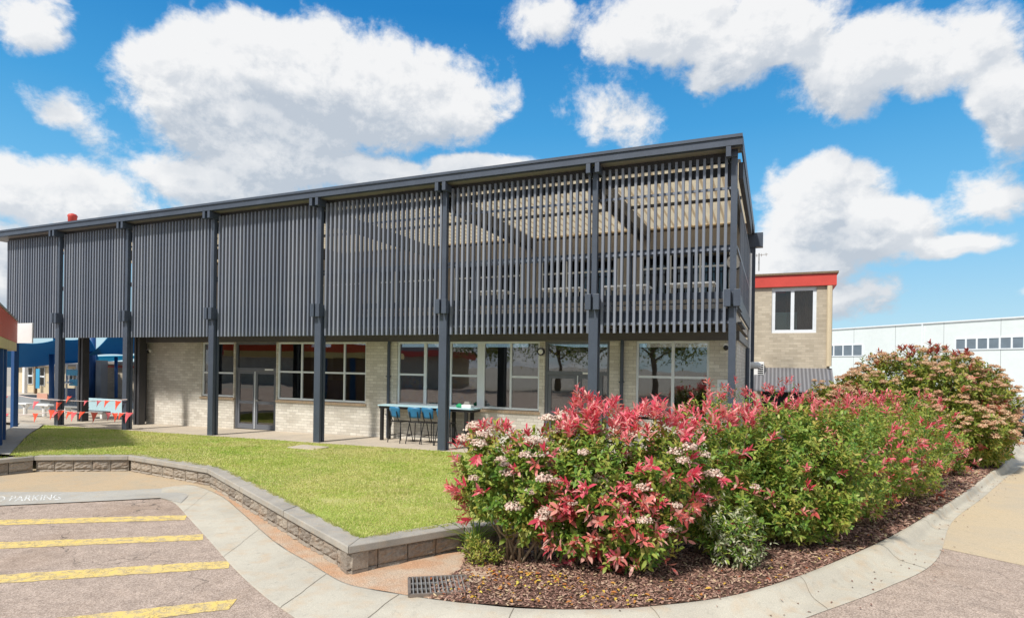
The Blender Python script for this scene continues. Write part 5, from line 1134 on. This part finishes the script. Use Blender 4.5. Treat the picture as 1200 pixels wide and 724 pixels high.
# low building with white windows, tree above it
def far_building(pxa, pxb, ytop, ybot, Y, wall_mat, label, wins, roofm='roof', band=None, name='classroom_building'):
    a, c = atY(pxa, ytop, Y), atY(pxb, ybot, Y); r_ = thing(name, ((a.x + c.x) / 2, Y, 0), label, 'building')
    MB().box(a.x, c.x, Y, Y + 5, -.2, a.z - .12).build('wall', wall_mat, r_); b_ = MB(); b_.box(a.x - .5, c.x + .5, Y - .4, Y + 5.4, a.z - .119, a.z + .04); b_.build('roof', M[roofm], r_)
    for (l, r2, y1, y2) in wins:
        p, q = atY(l, y1, Y), atY(r2, y2, Y); f = MB(); f.box(p.x, q.x, Y - .06, Y - .002, q.z, p.z); fo_ = f.build('window', M['white_frame'], r_)
        g = MB(); n = max(1, round((r2 - l) / 5)); e = .04
        for k in range(n):
            for (v0, v1) in ((0, .48), (.52, 1)):
                xx0 = p.x + (q.x - p.x) * k / n + e; xx1 = p.x + (q.x - p.x) * (k + 1) / n - e; g.box(xx0, xx1, Y - .075, Y - .062, q.z + (p.z - q.z) * v0 + e, q.z + (p.z - q.z) * v1 - e)
        g.build('pane', M['glass_dark'], fo_)
    if band: p, q = atY(pxa, band[0], Y), atY(pxb, band[1], Y); MB().box(p.x - .01, q.x + .01, Y - .05, Y - .002, q.z, p.z).build('band', M['red_paint'], r_)
    return r_
far_building(22, 100, 426, 462, 26, M['cream'], 'low pale building with white framed windows behind the play area', [(29, 39, 430, 450), (41, 46, 430, 452), (48, 53, 430, 452), (78, 86, 432, 446), (88, 95, 432, 446)])
far_building(118, 175, 424, 470, 24, M['brick_annex'], 'tan brick block with red band beneath the turquoise sail', [], band=(428, 431.5))
b_ = atY(112, 448, 23); c_ = atY(118, 448, 23)
tag(MB().box(b_.x, c_.x, 23, 23.4, 0, atY(115, 422, 23).z).build('grey_column', M['grey_wall']), 'plain grey column beside the tan brick block', 'column')
b_ = MB(); b_.box(atY(26, 450, 25).x, atY(28.5, 450, 25).x, 25, 25.2, 0, atY(27, 425, 25).z); tag(b_.build('white_column', M['white']), 'white verandah column in front of the pale building', 'column')
b_ = MB(); b_.box(atY(39.5, 450, 25).x, atY(41, 450, 25).x, 25, 25.15, 0, atY(40, 425, 25).z); tag(b_.build('brown_column', M['bark']), 'brown verandah post in front of the pale building', 'column')
p0, p1 = atY(42, 432, 24.8), atY(46, 455, 24.8); tag(MB().box(p0.x, p1.x, 24.8, 24.83, p1.z, p0.z).build('hanging_banner', M['midblue']), 'narrow sky blue banner hanging by the pale building windows', 'banner')
# lime tree over the far roof
def lime_tree():
    p = atY(40, 430, 33); c = atY(40, 417, 33); root = thing('lime_tree', (p.x, 33, 0), 'rounded lime green tree crown above the pale far building', 'tree')
    b_ = MB(); b_.tube([(p.x, 33, -.1), (p.x + .1, 33, 1.2), (p.x, 33, c.z)], [.16, .13, .06], 8); b_.build('trunk', M['bark'], root)
    n = 5000; d = unit(rnd(n)); f = RNG.uniform(.6, 1.05, n) ** .5; P = np.array([c.x + .2, 33, c.z - .5]) + d * np.array([1.9, 1.4, 1.15]) * f[:, None] * (1 + .12 * np.sin(d[:, :1] * 9) * np.sin(d[:, 1:2] * 8))
    N = unit(d + rnd(n, .6)); A = unit(np.cross(N, rnd(n))); nmesh('crown', leaves(P, A, N, RNG.uniform(.1, .2, n), RNG.uniform(.06, .12, n)), LEAF_PAT, LEAF_TOT, 7, M['lime_leaf'], root)
lime_tree()
# play tower
def play_tower():
    Y = 21.5; p = atY(80, 465, Y); a, c = atY(66, 430, Y), atY(92, 470, Y); W = thing('play_tower', (p.x, Y, 0), 'sky blue and white play tower behind the nearest dark posts', 'play equipment')
    for px in (68, 78, 90): x = atY(px, 450, Y).x; MB().tube([(x, Y, 0), (x, Y, atY(px, 427, Y).z)], .05, 8).build('upright', M['white'], W)
    for (l, r2, y1, y2) in ((66, 74, 436, 445), (79, 92, 433, 440), (82, 92, 444, 452)): p, q = atY(l, y1, Y - .3), atY(r2, y2, Y - .3); MB().box(p.x, q.x, Y - .35, Y - .3, q.z, p.z).build('panel', M['midblue'], W)
    p, q = atY(66, 447, Y), atY(93, 449.5, Y); MB().box(p.x, q.x, Y - .5, Y + .5, q.z, p.z).build('platform', M['white'], W)
    p, q = atY(66, 454, Y + .4), atY(93, 466, Y + .4); MB().box(p.x, q.x, Y + .35, Y + .4, q.z, p.z).build('lower_panel', M['blue_paint'], W)
play_tower()
p, q = atY(-30, 462, 17), atY(58, 482, 17); tag(MB().box(p.x, q.x, 17, 17.2, -.2, p.z).build('low_wall', M['grey_wall'], bevel=.02), 'low grey rendered wall behind the white benches', 'wall')
p, q = atY(44, 460.5, 16.9), atY(56, 468, 16.9); tag(MB().box(p.x, q.x, 16.87, 16.9, q.z, p.z).build('salmon_board', M['skin_orange'], bevel=.01), 'small salmon coloured board on the low grey wall', 'board')
p, q = atY(102, 466, 17), atY(146, 485, 17); tag(MB().box(p.x, q.x, 17, 17.08, .05, p.z).build('pale_panel', M['lightblue'], bevel=.02), 'pale blue low screen between the dark posts', 'screen')
def bench(px, py, Y, wpx, label, ty=0):
    g = atZ(px, py, .12); Y = g.y; zt = atY(px, py - (14 if ty == 0 else 8), Y).z; zg = g.z; W = thing('bench', (g.x, Y, zg), label, 'bench', 'white framed benches in the courtyard'); hw = atY(px + wpx, py, Y).x - g.x
    MB().box(g.x - hw, g.x + hw, Y - .16, Y + .16, zt - .06, zt).build('seat', M['white'] if ty == 0 else M['galv'], W, bevel=.015)
    b_ = MB(); b_.tube([(g.x, Y, zg), (g.x, Y, zt - .17)], 0.07, 10) if ty == 0 else None
    if ty == 0:
        for s in (-1, 1): b_.bar((g.x, Y, zt - .22), (g.x + s * .24, Y, zt - .06), .08, .08)
    if ty == 0: b_.build('pedestal', M['white'], W)
    else:
        for s in (-1, 1): MB().box(g.x + s * hw * .8 - .06, g.x + s * hw * .8 + .06, Y - .12, Y + .12, zg, zt - .061).build('leg', M['white'], W)
bench(29.5, 486, 27.5, 6, 'white pedestal bench beside the blue post at left')
bench(52, 487.5, 26.5, 9, 'white pedestal bench just left of the nearest dark post')
bench(110, 489, 28.5, 15, 'long grey topped bench before the pale blue screen', 1)
bench(88, 484, 31, 12, 'thin grey bench seen between the two dark posts', 1)

# ================================================================== ACROSS THE CAR PARK (mirrored in the ground floor windows)
def mirror_tree(x, y, h, r, label):
    root = thing('gum_tree', (x, y, 0), label, 'tree', 'trees across the car park'); b_ = MB()
    b_.tube([(x, y, -.1), (x + .1, y, h * .3), (x - .1, y + .1, h * .55), (x, y, h * .85)], [.26, .2, .14, .05], 8)
    tips = []
    for k in range(9):
        a = k * 2.4; z = h * (.4 + .045 * k); q = Vector((x + math.cos(a) * r * .7, y + math.sin(a) * r * .7, z + h * .22)); b_.tube([(x, y, z), ((x + q.x) / 2, (y + q.y) / 2, z + h * .09), q], [.09, .06, .02], 6); tips.append(q)
    b_.build('trunk', M['bark'], root)
    C = np.array([list(tips[i % 9]) for i in range(7000)]) + RNG.normal(0, r * .30, (7000, 3)); n = len(C); A = rnd(n); A[:, 2] -= .6
    nmesh('crown', leaves(C, A, rnd(n), RNG.uniform(.2, .38, n), RNG.uniform(.09, .16, n)), LEAF_PAT, LEAF_TOT, 7, [M['leaf_olive']], root)
for k, (x, y, h, r) in enumerate(((-9, -21, 7.5, 3.2), (-15, -24, 8.0, 3.0), (-20.5, -30, 8.0, 3.6), (-27, -25, 7.2, 2.8))):
    mirror_tree(x, y, h, r, ['slender tree mirrored in the window nearest the brick corner', 'tall spreading tree mirrored in the right double door', 'short tree mirrored in the window right of the counter', 'broad tree mirrored in the window above the counter'][k])
r_ = thing('opposite_building', (-45, -24, 0), 'low brown brick building with red eaves mirrored in the long window by the double door', 'building')
MB().box(-62, -31, -30, -24, -.1, 3.2).build('wall', M['brick_annex'], r_); MB().box(-62.6, -30.4, -30.5, -23.3, 3.201, 3.7).build('eaves', M['red_paint'], r_); MB().prism([(-62.6, 3.701), (-30.4, 3.701), (-33, 5.2), (-60, 5.2)], -30.5, -23.5).build('roof', M['roof'], r_)

# things inside the ground floor rooms, seen dimly through the glass
def shelf(x, y, w, h, label):
    z0 = .33; r_ = thing('book_shelf', (x, y, z0), label, 'shelf', 'shelves inside the ground floor rooms'); b_ = MB()
    for k in range(4): b_.box(x - w / 2, x + w / 2, y, y + .35, z0 + h * k / 3, z0 + h * k / 3 + .03)
    for sx in (-1, 1): b_.box(x + sx * w / 2 - .015, x + sx * w / 2 + .015, y, y + .35, z0 + .002, z0 + h - .002)
    b_.build('frame', M['bark_pale'], r_)
    for k in range(3):
        xx = x - w / 2 + .08
        while xx < x + w / 2 - .3: ww = random.uniform(.12, .28); MB().box(xx, xx + ww, y + .03, y + .3, z0 + h * k / 3 + .032, z0 + h * k / 3 + .032 + random.uniform(.15, h / 3 - .08)).build('storage_tub', M[random.choice(('red_paint', 'midblue', 'white', 'green_plastic', 'yellow_paint', 'blue_plastic'))], r_); xx += ww + random.uniform(.03, .12)
for x, y, w, h, l in ((-13.4, 16.2, 1.6, 1.25, 'shelf of coloured tubs inside the long window beside the double door'), (-9.3, 16.6, 1.5, 1.1, 'shelf of coloured tubs behind the window left of the bar table column'), (-5.0, 16.2, 1.7, 1.3, 'shelf of coloured tubs inside the room behind the right double door'), (-2.3, 16.4, 1.4, 1.3, 'shelf of coloured tubs inside the last window before the corner')): shelf(x, y, w, h, l)
